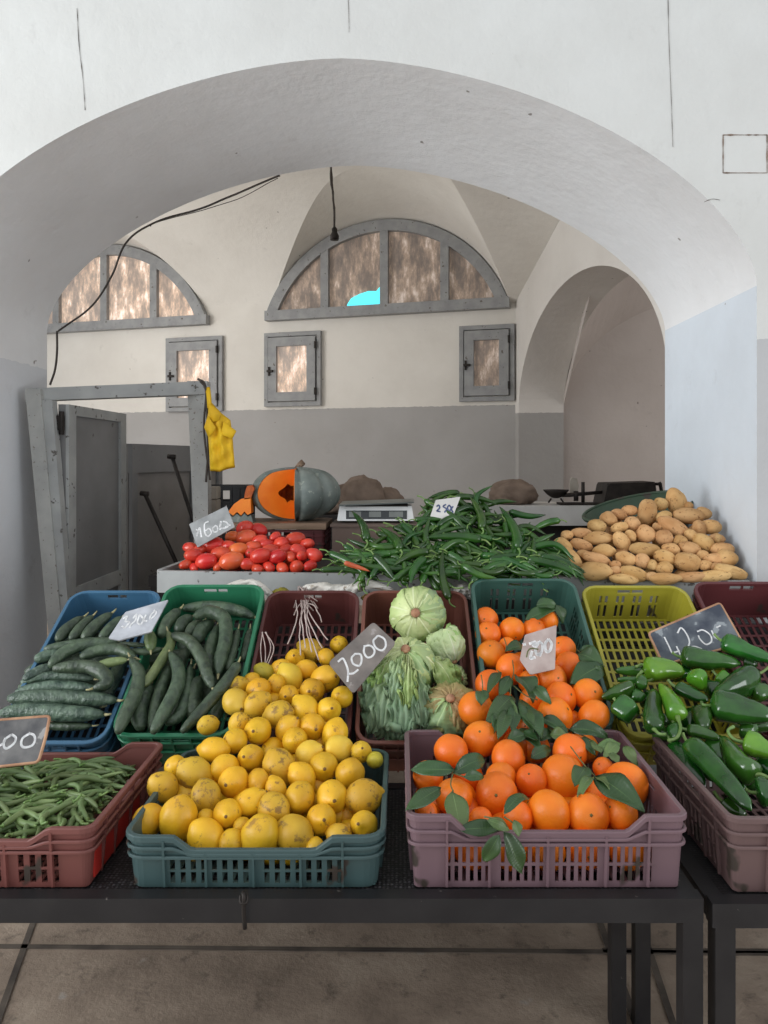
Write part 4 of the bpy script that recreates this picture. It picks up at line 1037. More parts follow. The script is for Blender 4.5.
# ---- cucumbers
fD = lambda x, y: (x/4.8, 590+y/4.8)
fE = lambda x, y: (110+x/4.8, 590+y/4.8)
def cucumber(name_label, pts, r, f, lift, mat, group, cat='cucumber'):
    P = [tray_surf(*f(*p), lift) for p in pts]; mid = sum(((q-Vector((0, 0, E))).length for q in P))/len(P)
    R = r/4.8/F*mid
    P = catmull(P, 7); n = len(P); c = sum(P, Vector())/n
    rad = [R*interp(i/(n-1), [(0, .42), (.05, .72), (.18, .95), (.5, 1.05), (.82, .88), (.95, .55), (1, .28)])*(1+.04*mnoise.noise(P[i]*25)) for i in range(n)]
    bm = bmesh.new(); seg = 16
    tube(bm, P, rad, seg, lobes=(6, .045, lambda t: 1))
    o = link('cucumber', bm, mat, loc=c)
    bm = bmesh.new(); e = (P[-1]-P[-2]).normalized(); tube(bm, [P[-1]-e*.002, P[-1]+e*.012, P[-1]+e*.022+Vector((0, 0, .003))], [R*.22, R*.16, R*.10], 8)
    bmesh.ops.translate(bm, verts=bm.verts, vec=-c); link('stalk_end', bm, M['cuke_end'], o)
    tag(o, name_label, cat, group); return o
GB, GG = 'wrinkled cucumbers in the blue crate', 'smooth cucumbers in the green crate'
Dl = [
 ([(275,245),(320,190),(400,130)],25,0,'cuke','upright dark cucumber leaning at the back left of the blue crate'),
 ([(340,242),(385,185),(445,125)],23,0,'cuke','second upright cucumber along the back of the blue crate'),
 ([(400,240),(450,180),(535,112)],26,0,'cuke','third upright cucumber along the back of the blue crate'),
 ([(480,235),(530,180),(585,130)],21,0,'cuke','upright cucumber touching the white price board in the blue crate'),
 ([(110,430),(200,388),(262,372)],24,.0,'cuke_wart','short end of a cucumber behind the curled one, blue crate'),
 ([(100,447),(200,418),(330,414),(450,428)],22,-.01,'cuke_wart','thin cucumber just under the hook-curled one in the blue crate'),
 ([(75,492),(200,468),(330,464),(475,478)],25,0,'cuke_wart','pale-ridged cucumber, third from the front of the blue crate'),
 ([(40,520),(200,515),(400,520),(562,530)],33,.02,'cuke_wart','thick bumpy cucumber, second from the front of the blue crate'),
 ([(5,590),(150,580),(330,592),(500,598)],34,.015,'cuke_wart','thick dark cucumber lying at the front of the blue crate'),
 ([(200,650),(330,655),(440,652)],17,-.02,'cuke','thin cucumber tucked under the front one in the blue crate'),
 ([(165,335),(230,315),(305,300)],24,.0,'cuke_wart','bumpy cucumber end at the left rim of the blue crate'),
 ([(212,285),(330,265),(450,250),(570,242)],21,.01,'cuke','straight cucumber lying across the blue crate below the upright four'),
 ([(238,368),(300,305),(400,265),(565,243)],25,.04,'cuke','long diagonal cucumber crossing over others in the blue crate'),
 ([(385,325),(470,290),(570,285),(650,325)],27,.03,'cuke','thick arched cucumber at the centre of the blue crate'),
 ([(462,368),(530,348),(610,335)],20,.045,'cuke_pale','short pale cucumber on top near the blue crate edge'),
 ([(255,378),(350,368),(440,372),(505,410),(508,450),(448,472)],29,.045,'cuke','hook-shaped curled cucumber on top in the blue crate'),
 ([(560,258),(630,262),(700,266)],11,.03,'cuke','very thin cucumber tip beneath the white price board'),
]
for pts, r, lf_, m_, lab in Dl: cucumber(lab, pts, r, fD, lf_, M[m_], GB)
El = [
 ([(350,88),(480,80),(600,95),(695,130)],27,-.03,'cuke','long shaded cucumber lying along the back of the green crate'),
 ([(240,225),(280,150),(335,92)],28,-.01,'cuke','shaded cucumber behind the white price board in the green crate'),
 ([(330,205),(350,160),(395,128)],30,-.01,'cuke','short thick cucumber, back left of the green crate'),
 ([(372,225),(400,182),(445,150)],26,-.005,'cuke','cucumber leaning between two thick ones, back of the green crate'),
 ([(418,250),(440,195),(495,150)],33,0,'cuke','fat cucumber under the arching one at the back of the green crate'),
 ([(480,400),(478,300),(515,170)],27,0,'cuke','upright cucumber left of the arching hook in the green crate'),
 ([(560,385),(590,290),(615,190)],20,0,'cuke','slim upright cucumber near the right rim of the green crate'),
 ([(640,340),(662,260),(672,190)],24,-.02,'cuke','shaded cucumber against the right wall of the green crate'),
 ([(405,132),(470,104),(545,135),(555,230),(530,330),(520,405)],31,.035,'cuke','large hook-shaped cucumber arching over the back of the green crate'),
 ([(395,610),(398,500),(435,420)],37,-.005,'cuke','fat dark cucumber at the middle front of the green crate'),
 ([(265,640),(335,600),(370,480),(388,360)],24,.01,'cuke','cucumber curving left at its foot, middle of the green crate'),
 ([(150,670),(140,590),(165,500),(195,450)],34,0,'cuke','thick cucumber standing in the front left of the green crate'),
 ([(198,670),(222,540),(265,420),(290,345)],25,.0,'cuke','cucumber between two front ones in the green crate'),
 ([(160,460),(200,410),(265,310),(292,255),(278,200)],22,.03,'cuke_pale','pale-tipped cucumber curling at its top in the green crate'),
 ([(205,685),(262,580),(322,460),(325,370),(288,300)],30,.04,'cuke','long bright cucumber curving in the front centre of the green crate'),
 ([(38,685),(72,600),(120,500),(138,400),(98,325)],30,.04,'cuke','big curved cucumber hanging over the left rim of the green crate'),
 ([(345,680),(440,580),(540,465),(600,380),(615,350)],27,.04,'cuke','long straight cucumber crossing the green crate to its right rim'),
 ([(298,215),(380,245),(440,330),(468,410),(492,470)],27,.045,'cuke','curved cucumber lying diagonally over the middle of the green crate'),
 ([(502,625),(522,570),(570,500)],29,-.01,'cuke','short dark cucumber beside the stray lemon in the green crate'),
 ([(190,205),(194,240),(196,290)],25,.04,'cuke_pale','cut cucumber stub below the white price board'),
 ([(90,292),(170,296),(250,282)],15,.02,'cuke','thin cucumber lying across under the price board, green crate'),
 ([(330,390),(345,330),(370,280)],26,-.03,'cuke','dark cucumber hidden under the middle ones in the green crate'),
 ([(620,420),(600,500),(560,600)],26,-.05,'cuke','dark cucumber in the shade under the lemons, green crate'),
]
for pts, r, lf_, m_, lab in El: cucumber(lab, pts, r, fE, lf_, M[m_], GG)
# hidden layer that fills the crates
for (pts, f) in (([(60,560),(300,560),(480,560)], fD), ([(90,470),(300,440),(520,450)], fD), ([(120,400),(300,340),(560,340)], fD), ([(200,320),(400,240),(600,230)], fD), ([(520,500),(560,400),(600,330)], fD), ([(420,560),(500,520),(540,480)], fD),
          ([(80,640),(130,500),(180,380)], fE), ([(180,600),(240,480),(300,330)], fE), ([(290,640),(340,500),(400,380)], fE), ([(440,560),(500,430),(560,330)], fE), ([(330,260),(420,300),(560,260)], fE), ([(150,340),(250,330),(380,300)], fE)):
    cucumber('dark cucumber of the lower layer, glimpsed between the ones on top', pts, 30, f, -.055, M['cuke'], 'lower cucumbers glimpsed in the gaps')

# ---- sweet peppers
PT = [(632, 2.46), (650, 2.40), (680, 2.26), (700, 2.17), (720, 2.08), (745, 1.98), (770, 1.87), (800, 1.76), (820, 1.70)]
fP = lambda x, y: (600+x/4.57, 640+y/4.57)
def pepper(label, pts, r, stem=None, lift=.0, mat='bell', tip=.62, lob=3):
    P = [ray(*fP(*p), interp(fP(*p)[1], PT)-lift) for p in pts]
    if len(P) == 2: P = [P[0], P[0].lerp(P[1], .5)+Vector((0, 0, .003)), P[1]]
    R = r/4.57/F*(sum(p.y for p in P)/len(P)); P = catmull(P, 8); n = len(P); c = sum(P, Vector())/n
    prof = [(0, .35), (.03, .72), (.10, .98), (.25, 1.02), (.5, .94), (.75, (1+tip)/2*.92), (.92, tip*.8), (.98, tip*.45), (1, .08)]
    sd = rnd(0, 50)
    rad = [R*interp(i/(n-1), prof)*(1+.06*mnoise.noise(Vector((i*.35, sd, 0)))) for i in range(n)]
    bm = bmesh.new(); tube(bm, P, rad, 24, lobes=(lob, .09, lambda t: 1)); 
    for v in bm.verts: v.co += (v.co-c).normalized()*R*.10*mnoise.noise(v.co*26+Vector((sd, 0, 0)))
    o = link('sweet_pepper', bm, M[mat], loc=c)
    d0 = (P[0]-P[1]).normalized()
    if stem: S = [P[0]-d0*.004]+[ray(*fP(*p), interp(fP(*p)[1], PT)-lift-.012) for p in stem]
    else: S = [P[0]-d0*.004, P[0]+d0*.014+Vector((0, -.003, .004)), P[0]+d0*.026+Vector((0, -.004, .012))]
    S = catmull(S, 5); m = len(S); sr = [interp(i/(m-1), [(0, .0075), (.15, .0045), (.8, .0038), (1, .005)]) for i in range(m)]
    bm = bmesh.new(); tube(bm, S, sr, 10); bmesh.ops.translate(bm, verts=bm.verts, vec=-c); link('stalk', bm, M['stem'], o)
    tag(o, label, 'pepper', 'green sweet peppers at the right'); return o
pepper('light green blocky pepper at the top left of the pepper heap, curled stalk', [(208,140),(290,135),(388,148)], 56, [(195,112),(165,122)], .03, 'bell_light')
pepper('dark long pepper lying just below the blue price slate', [(368,78),(480,92),(640,108)], 50, None, .03)
pepper('long pepper overlapping the lower right corner of the blue price slate', [(556,4),(650,45),(790,92)], 46, None, .06)
pepper('small round pepper seen end-on with its stalk towards us', [(455,175),(430,200)], 48, [(465,150)], .05, 'bell_light', .9)
pepper('slim dark pepper left of centre, pointing down right', [(345,215),(420,250),(495,278)], 33, None, .02)
pepper('upright dark pepper with its stalk at the bottom, left of the light one', [(245,408),(240,320),(250,228)], 46, [(270,428),(302,432)], .035)
pepper('light green tapering pepper in the middle with long curved stalk below', [(355,352),(325,280),(272,200)], 46, [(368,400),(352,445),(312,460)], .06, 'bell_light', .45)
pepper('olive-tipped pepper pointing left beside the oranges', [(150,212),(80,240),(8,264)], 38, None, .02, tip=.5)
pepper('crumpled short pepper at the left edge below the olive-tipped one', [(90,300),(155,350)], 58, None, .015, tip=.9, lob=4)
pepper('thin dark pepper lying on the yellow crate grid, upper of two', [(205,142),(130,140),(68,140)], 23, None, .0)
pepper('thin dark pepper lying on the yellow crate grid, lower of two', [(205,188),(130,184),(75,180)], 19, None, .0)
pepper('broad wrinkled pepper at upper right with thick stalk to the right', [(700,160),(630,205),(535,245)], 62, [(735,150),(775,122)], .04)
pepper('very large dark glossy pepper lying across the right side', [(505,300),(620,318),(790,350)], 70, [(480,298),(468,294)], .06)
pepper('small pepper hanging under the very large dark one', [(465,320),(478,410)], 44, None, .02)
pepper('long glossy pepper running diagonally down to the mauve crate lip', [(400,468),(520,585),(690,778)], 52, None, .05, tip=.75)
pepper('shiny curved pepper with stalk at lower right', [(715,618),(630,560),(560,445)], 58, [(740,615),(775,632)], .05)
pepper('bright pepper at the right edge with a hooked stalk to the left', [(655,468),(720,490),(800,520)], 58, [(610,452),(585,415),(610,396)], .06, 'bell_light')
pepper('rounded pepper cut off by the right edge near the crate corner', [(715,700),(800,710)], 62, None, .03)
pepper('narrow pepper lying behind the long diagonal one', [(395,412),(470,425),(548,452)], 30, None, .01)
pepper('small dark pepper under the curled stalk at upper left', [(185,215),(195,165)], 26, [(172,170),(192,142)], .04)
pepper('small wrinkled pepper between the crumpled one and the upright one', [(150,255),(205,275)], 32, None, .0)
pepper('little pepper peeking out behind the long curved stalk', [(338,405),(352,455)], 36, None, .02)
pepper('small bright pepper in the gap at the middle right', [(545,170),(600,205)], 36, None, -.01, 'bell_light')
pepper('shaded pepper inside the mauve crate by its left wall', [(330,480),(400,570),(480,660)], 40, None, -.03)
pepper('shaded pepper at the bottom of the mauve crate corner', [(560,740),(610,775),(670,800)], 34, None, -.02)
pepper('shaded pepper at the right edge above the very large one', [(690,250),(790,235)], 44, None, .0)
pepper('small pepper behind the stalk at the upper right edge', [(660,95),(720,120)], 34, None, .0)
for pts, r in (([(200,270),(260,300)],45),([(420,340),(400,430)],48),([(520,470),(580,560)],50),([(640,400),(720,430)],50),([(600,640),(650,720)],48),([(330,160),(420,150)],36),([(480,230),(600,240)],42),([(680,640),(760,680)],50),([(450,540),(520,640)],46),([(230,360),(330,380)],34),([(700,380),(790,400)],45),([(240,420),(330,450)],36),([(740,560),(800,620)],50)):
    pepper('pepper of the lower layer, glimpsed in the gaps of the pepper heap', pts, r, None, -.045)

# ---- chillies
def horn_proto(name, mat, L_, R, bend, seed, stemlen, stem=True, prof=None):
    random.seed(seed); P = [Vector((L_*(t-.5), bend*L_*math.sin(PI*t), .12*bend*L_*math.sin(2*PI*t+seed))) for t in [i/16 for i in range(17)]]
    prof = prof or [(0, .45), (.06, .9), (.2, 1), (.6, .8), (.85, .45), (1, .06)]
    rad = [R*interp(i/16, prof)*(1+.08*mnoise.noise(Vector((i*.5, seed*3, 0)))) for i in range(17)]
    bm = bmesh.new(); tube(bm, P, rad, 10); root = link(name, bm, mat)
    if stem:
        d = (P[0]-P[1]).normalized(); S = catmull([P[0]-d*.003, P[0]+d*stemlen*.5+Vector((0, .003, .002)), P[0]+d*stemlen+Vector((0, -.008, .006))], 5)
        bm = bmesh.new(); tube(bm, S, [interp(i/(len(S)-1), [(0, .0058), (.2, .0026), (1, .003)]) for i in range(len(S))], 7); link('stalk', bm, M['stem'], root)
    return root
CH = [horn_proto('green_chilli', M['chili'], l, r, b, s, .035) for l, r, b, s in ((.15, .0135, .10, 1), (.18, .0145, .16, 2), (.13, .012, .22, 3), (.20, .015, .07, 4), (.16, .013, .28, 5), (.14, .015, .04, 6))]
random.seed(21)
sil = [(328, 566), (345, 552), (360, 538), (380, 524), (400, 520), (425, 510), (440, 494), (460, 490), (490, 494), (505, 508), (520, 522), (540, 534), (560, 548), (574, 564)]
def chili_surf(px, py, lift):
    return ray(px, py, 2.46/(.75+(py-CY)/F)+.02-lift)
Qn = __import__('mathutils').Quaternion
def put_chili(px, py, ang, lift, label, group, proto=None, s=1.0, tiltz=None):
    p = chili_surf(px, py, lift); n = Vector((0, -.6, .8)); x = Vector((math.cos(ang), 0, math.sin(ang))); x = (x-n*x.dot(n)*.9).normalized()
    if tiltz is not None: x = (x+n*tiltz).normalized()
    y = n.cross(x).normalized(); z = x.cross(y)
    m = Matrix((x, y, z)).transposed()
    o = place(proto or random.choice(CH), p, m.to_euler(), s, label, 'chilli pepper', group); return o
k = 0
for lay, cnt, lf0 in ((0, 80, -.045), (1, 84, -.01), (2, 90, .018)):
    got = 0
    while got < cnt:
        px = rnd(332, 570); ytop = interp(px, sil)
        py = ytop+6+(574-ytop-6)*rnd(0, 1)**.9
        if py > 574 or (px < 425 and py < ytop+16): continue
        a = random.choice((rnd(-.4, .3), rnd(-1.3, -.5), rnd(.4, 1.1), rnd(2.4, 3.6), rnd(1.2, 1.9), rnd(-1.6, -.9)))
        if px > 540: a = rnd(-1.0, -.4)
        put_chili(px, py, a, lf0+rnd(-.01, .012), 'slim green chilli in the tangled heap between the tomatoes and the potatoes', 'green chillies heaped in the trough', s=rnd(.8, 1.12), tiltz=rnd(-.15, .2)); got += 1
for i in range(34):
    put_chili(rnd(362, 562), rnd(558, 570), rnd(-.35, .35)+random.choice((0, PI)), rnd(-.01, .03), 'slim green chilli in the tangled heap between the tomatoes and the potatoes', 'green chillies heaped in the trough', s=rnd(.75, 1.0), tiltz=rnd(-.1, .1))
GC = 'single chillies that stand out on the heap'
for (a, b, lab, lift, sc) in (((352, 512), (366, 540), 'green chilli standing point up in front of the digital scale', .03, 1.1), ((428, 538), (480, 540), 'straight bright chilli lying level at the middle of the heap', .045, 1.15),
    ((470, 498), (482, 528), 'glossy upright chilli near the top, right of the price card', .045, 1.1), ((500, 508), (518, 548), 'long chilli sloping down right from the peak', .04, 1.3), ((488, 575), (470, 568), 'shiny chilli lying over the trough board with white glints', .05, .9),
    ((395, 565), (428, 552), 'chilli at the bottom of the heap above the twine', .04, 1.1), ((380, 528), (400, 550), 'thick chilli sloping right, below the digital scale', .045, 1.1), ((412, 582), (424, 560), 'chilli tip hanging over the board just above the top lettuce', .055, 1.1),
    ((545, 515), (510, 512), 'chilli reaching out to the right, high on the heap', .02, .9), ((535, 530), (556, 522), 'curved chilli sticking out above the potatoes', .02, .9), ((432, 498), (455, 494), 'chilli lying along the top of the price card', .0, .9)):
    pa, pb = chili_surf(*a, lift), chili_surf(*b, lift); x = (pb-pa); Ln = x.length; x.normalize(); y = Vector((0, -.6, .8)).cross(x).normalized(); z = x.cross(y)
    place(CH[3], (pa+pb)/2, Matrix((-x, y, -z)).transposed().to_euler(), (min(1.35, max(.7, Ln/.19)), 1.1*sc, 1.1*sc), lab, 'chilli pepper', GC)
rp = horn_proto('red_chilli', M['chili_red'], .10, .010, .06, 9, .02); rp.location = chili_surf(357, 567, .055); rp.rotation_euler = (0, .35, .1); tag(rp, 'orange-red chilli at the left foot of the green chilli heap', 'chilli pepper')

# ---- green beans
BN = [horn_proto('green_bean', M['bean'], l, r, b, s, .012, prof=[(0, .4), (.08, .85), (.3, 1), (.7, .95), (.92, .6), (1, .12)]) for l, r, b, s in ((.11, .0068, .12, 11), (.12, .0072, .20, 12), (.10, .0066, .05, 13), (.13, .0070, .28, 14))]
random.seed(5)
for lay, cnt, dz in ((0, 80, -.022), (1, 90, -.006), (2, 95, .008)):
    for i in range(cnt):
        t = rnd(0, 1); y = 1.645+.375*t; x = rnd(-1.12, -.72) if random.random() < .9 else rnd(-.95, -.715)
        mound = .018*math.sin(PI*min(1, (t+.1)))-.05*max(0, (x+.76)/.05)*.3
        z = FT+.088+mound+dz
        if x > -.745: ang = rnd(1.1, 2.0)
        else: ang = rnd(-.9, .9) if random.random() < .7 else rnd(0, PI)
        place(random.choice(BN), (x, y, z+rnd(-.004, .004)), (rnd(-.25, .25), rnd(-.22, .22), ang), rnd(.8, 1.1), 'green bean in the heap filling the rust red crate', 'bean', 'green beans heaped in the rust red crate')
# ================================================================== LETTUCES
def lettuce(label, c, r, butt, n, mats, ruf=.08, span=1.0, seed=0, core=None, cup=1.0, name='lettuce'):
    """head of leaves wrapped from the cut butt (direction 'butt') round to the far side"""
    random.seed(seed); butt = Vector(butt).normalized()
    root = thing(name, label, 'lettuce', c); Q = butt.to_track_quat('Z', 'Y').to_matrix()
    bm = bmesh.new(); ellipsoid(bm, Z3, r*.86, r*.86, r*.82, 24, 16, lambda d, p: p*(1+.05*mnoise.noise(d*2.5+Vector((seed, 0, 0)))), Q); link('heart', bm, core or mats[0], root)
    for i in range(n):
        lay = i/n; az = i*2.4+rnd(-.2, .2); mat = mats[i % len(mats)] if i > n//3 else mats[0]
        wmax = rnd(1.0, 1.45)*span; len_ = rnd(1.9, 2.5); bm = bmesh.new(); uvl = bm.loops.layers.uv.new('UVMap'); V = []; sd = rnd(0, 99)
        NU, NV = 18, 14
        for a in range(NU+1):
            u = a/NU; th = .16+len_*u; w = wmax*(.18+.95*math.sin(min(1, u*1.25)*PI/2)**1.1)*(1 if u < .85 else math.sqrt(max(.08, 1-((u-.85)/.16)**2))); row = []
            for b in range(NV+1):
                q = b/NV*2-1; ph = az+q*w/max(.55, math.sin(th)+.25)
                R = r*(.92+.06*lay+.06*u)+r*ruf*(.35+u)*(mnoise.noise(Vector((u*4, q*3, sd)))*1.5+.9*mnoise.noise(Vector((u*11, q*8, sd)))+.5*abs(q)*math.sin(q*14+u*9+sd))+r*.035*math.exp(-(q*5)**2)*(1-u)
                if u > .82 : R += r*ruf*1.3*(u-.82)/.18*cup
                d = Vector((math.sin(th)*math.cos(ph), math.sin(th)*math.sin(ph), math.cos(th)))
                row.append((bm.verts.new(Q @ (d*R)), (u, b/NV)))
            V.append(row)
        for a in range(NU):
            for b in range(NV):
                qd = [V[a][b], V[a+1][b], V[a+1][b+1], V[a][b+1]]; f = bm.faces.new([x[0] for x in qd])
                for l_, x in zip(f.loops, qd): l_[uvl].uv = x[1]
        o = link('leaf', bm, mat, root); md = o.modifiers.new('thickness', 'SOLIDIFY'); md.thickness = .0012
    bm = bmesh.new(); p = Q @ Vector((0, 0, r*.93)); q = Q @ Vector((0, 0, r*1.06)); tube(bm, [p, p.lerp(q, .6), q], [r*.17, r*.16, r*.13], 14)
    link('cut_stem', bm, M['butt'], root); return root
GL, GF = M['leaf_lettuce'], M['leaf_frill']
c1 = tray_surf(418, 614, .045)
lettuce('round pale green lettuce at the top, its cut stem facing us', c1, .093, (-.12, -1, .25), 11, [GL, GL, GF], .07, .9, 3)
c3 = tray_surf(447, 646, .0)
lettuce('whitish cut lettuce wedged at the right side of the red-brown crate', c3, .062, (.3, -.5, -.6), 8, [M['leaf_white'], GL], .10, .9, 5)
c4 = tray_surf(449, 711, .0)
lettuce('browned ragged lettuce at the bottom right of the red-brown crate', c4, .082, (.0, -.75, .75), 10, [M['leaf_brown'], GF, M['leaf_brown']], .16, .9, 8)
c5 = tray_surf(452, 680, -.06)
lettuce('small green lettuce in the shade between the others, right side', c5, .05, (.5, -.7, .3), 7, [GF, GL], .12, .9, 12)
c2 = tray_surf(408, 666, .035)
l2 = lettuce('big centre lettuce with ragged outer leaves trailing down to the left', c2, .088, (-.10, -.62, .80), 10, [GL, GL, GF], .10, .95, 4)
random.seed(44)
def frill_leaf(root, a, b, w, lift0, lift1, mat, sd):
    pa, pb = tray_surf(*a, lift0), tray_surf(*b, lift1); ax = pb-pa; Ln = ax.length; ax.normalize(); s = ax.cross(TN).normalized(); up = s.cross(ax)
    if up.dot(TN) < 0: up = -up
    bm = bmesh.new(); uvl = bm.loops.layers.uv.new('UVMap'); V = []; NU, NV = 26, 18
    for i in range(NU+1):
        u = i/NU; hw = w*(.14+.86*min(1, u*1.7)**1.2)*(1 if u < .8 else math.sqrt(max(.1, 1-((u-.8)/.21)**2))); row = []
        for j in range(NV+1):
            q = j/NV*2-1
            fr = (abs(q)**1.6)*(.35+u)
            p = pa+ax*(Ln*u)+s*(q*hw)+up*(.035*math.sin(PI*u)-.012*abs(q)+fr*.018*math.sin(u*26+q*3+sd)+.012*mnoise.noise(Vector((u*7, q*5, sd)))+.006*math.sin(q*16+sd))
            p += ax*(fr*.010*math.sin(q*20+u*12+sd))+s*(.006*fr*math.sin(u*31+sd))
            row.append((bm.verts.new(p), (u, j/NV)))
        V.append(row)
    for i in range(NU):
        for j in range(NV):
            qd = [V[i][j], V[i+1][j], V[i+1][j+1], V[i][j+1]]; f = bm.faces.new([x[0] for x in qd])
            for l_, x in zip(f.loops, qd): l_[uvl].uv = x[1]
    bmesh.ops.translate(bm, verts=bm.verts, vec=-root.location); o = link('outer_leaf', bm, mat, root); md = o.modifiers.new('thickness', 'SOLIDIFY'); md.thickness = .001
for i, (a, b, w, l0, l1, m_) in enumerate((((402,655),(372,733),.050,.02,-.03,GF),((404,656),(398,740),.055,.03,-.03,GF),((408,660),(425,738),.055,.03,-.03,GF),((400,654),(366,710),.045,.05,.0,GF),
    ((402,652),(384,728),.048,.075,.02,GF),((404,652),(404,732),.045,.085,.03,GF),((408,655),(418,725),.042,.07,.03,GF),((398,652),(376,690),.040,.08,.04,GL),((420,690),(440,735),.045,.02,-.02,GF),((404,650),(392,700),.03,.105,.07,GF),((408,650),(408,705),.028,.105,.075,GL),((425,655),(455,690),.045,.05,.0,GL))):
    frill_leaf(l2, a, b, w, l0, l1, m_, i*2.1)

# ================================================================== SIGNS
def sign(label, corners, P, nrm, mat, strokes, wstroke, chalk='chalk', edge=None, rnd_=.0, scale=None, thick=.006, name='price_board'):
    """board from its four corners on a real plane; strokes = chalk lines on its face"""
    nrm = Vector(nrm).normalized(); P = Vector(P); q = [ray_plane(x, y, P, nrm) for x, y in corners]; c = sum(q, Vector())/len(q)
    root = thing(name, label, 'price sign', c)
    pts = []
    n = len(q)
    for i in range(n):
        a, b, d = q[i-1], q[i], q[(i+1) % n]; r = min(rnd_, .3*(a-b).length)
        if r > 0:
            s = b+(a-b).normalized()*r; e = b+(d-b).normalized()*r
            for k_ in range(5): t = k_/4; pts.append(s*(1-t)**2+b*2*t*(1-t)+e*t*t)
        else: pts.append(b)
    back = -nrm*thick if (Vector((0, 0, E))-c).dot(nrm) > 0 else nrm*thick
    face = -back.normalized()
    bm = bmesh.new(); poly_prism(bm, [p-c for p in pts], back); link('board', bm, mat, root, smooth=False)
    if edge:
        bm = bmesh.new(); pl_ = [p-c+back*.4 for p in pts]; tube(bm, pl_+[pl_[0]], .0042, 6, cap=False); link('edge', bm, M[edge], root)
    bm = bmesh.new()
    for st_ in strokes:
        S = catmull([ray_plane(x, y, P, nrm)-c+face*.0006 for x, y in st_], 5)
        for a, b in zip(S, S[1:]):
            if (b-a).length < 1e-6: continue
            d = (b-a).normalized(); s = d.cross(face).normalized()*wstroke/2
            vs = [bm.verts.new(p) for p in (a-d*wstroke*.2-s, b+d*wstroke*.2-s, b+d*wstroke*.2+s, a-d*wstroke*.2+s)]
            bm.faces.new(vs)
    link('writing', bm, M[chalk], root, smooth=False, recalc=False); return root
def st(ox, oy, sc, L_): return [[(ox+x/sc, oy+y/sc) for x, y in s] for s in L_]
sc_ = 768/90
sign('grey slate price board reading 2000, tilted between the lemons and the lettuce', [(320+x/sc_, 610+y/sc_) for x, y in ((70,450),(455,100),(650,280),(285,715))], ray(362, 655, 2.24), (.05, -.80, .60), M['slatebrown'],
     st(320, 610, sc_, [[(155,440),(195,415),(225,470),(240,530),(235,610)],[(240,545),(285,540),(325,510)],
      [(300,375),(270,410),(285,460),(335,475),(355,430),(345,380),(300,375)],[(380,305),(375,360),(405,405),(450,390),(465,345),(430,305),(375,310)],[(480,235),(455,265),(475,320),(525,345),(560,310),(550,250),(500,222),(475,238)]]), .0062, rnd_=.012, name='price_slate')
sc_ = 768/110
sign('dark blue slate with a pale rim reading 4200, propped behind the sweet peppers', [(640+x/sc_, 590+y/sc_) for x, y in ((60,300),(560,88),(720,370),(165,520))], ray(695, 640, 2.44), (.0, -.78, .62), M['slateblue'],
     st(640, 590, sc_, [[(170,330),(200,390),(225,445)],[(225,440),(275,425)],[(255,395),(290,470)],[(262,300),(285,265),(320,300),(345,360),(330,410)],[(330,408),(380,395),(430,412)],[(400,290),(440,280),(490,315),(498,360),(460,380),(420,345),(408,320)],[(500,285),(520,325),(555,350)],[(535,262),(560,250)]]), .0052, edge='rawwood', rnd_=.012, name='price_slate')
sc_ = 768/70
sign('grey slate with bare wooden rim ending in 00, left edge over the beans', [(-28, 722), (49.5, 716), (45, 738), (38, 762), (-34, 770)], ray(12, 742, 1.86), (.05, -.86, .50), M['slate'],
     st(0, 700, sc_, [[(-60,420),(-20,500),(40,470),(60,420)],[(120,385),(50,440),(45,510),(80,530),(150,480),(175,420),(140,385),(110,388)],[(330,365),(250,420),(235,490),(270,520),(350,500),(385,440),(370,385),(320,365)],[(-200,380),(-240,470),(-200,530),(-150,470),(-200,380)]]), .0058, edge='rawwood', rnd_=.010, name='price_slate')
sc_ = 768/80
sign('whitish chalk-smeared price board reading 380, lying on the cucumbers', [(100+x/sc_, 590+y/sc_) for x, y in ((245,210),(655,92),(490,400),(185,482),(80,462))], ray(140, 620, 2.47)+TN*.06, (0, -.70, .71), M['slatepale'],
     st(100, 590, sc_, [[(225,275),(260,255),(245,300),(280,310),(240,360),(210,350)],[(320,270),(350,235),(340,290),(300,330),(285,360)],[(380,235),(415,280),(390,330),(360,310),(380,235)],[(440,240),(420,290),(450,300)],[(530,200),(490,240),(480,280),(520,250),(540,215),(520,195)]]), .0058, rnd_=.004)
sc_ = 768/70
sign('grey board reading 1600 in white chalk, stuck in the tomatoes', [(180+x/sc_, 495+y/sc_) for x, y in ((100,320),(510,120),(600,350),(190,575))], ray(211, 526, 3.18), (-.05, -.93, .35), M['slategrey'],
     st(180, 495, sc_, [[(180,380),(200,400),(185,450),(215,360),(235,460)],[(310,290),(270,320),(275,420),(310,450),(345,410),(320,370),(280,390)],[(385,340),(360,370),(375,405),(410,395),(410,350),(385,335)],[(450,290),(440,350),(480,365),(530,340),(510,300),(475,290)],[(440,380),(450,300)],[(500,350),(550,330)]]), .0068, rnd_=.004)
sc_ = 768/50
sign('pale card with blue and white writing on top of the green chillies', [(425+x/sc_, 485+y/sc_) for x, y in ((165,230),(545,180),(385,600),(80,480))], ray(444, 509, 2.97), (.0, -.93, .36), M['ledge'],
     st(425, 485, sc_, [[(180,330),(210,310),(225,350),(180,400)],[(180,400),(235,410)],[(320,300),(280,330),(330,370),(300,420)],[(370,310),(345,350),(375,400),(400,350),(372,310)],[(430,330),(405,370),(430,420)]]), .006, chalk='inkblue', rnd_=.003)
sc_ = 768/65
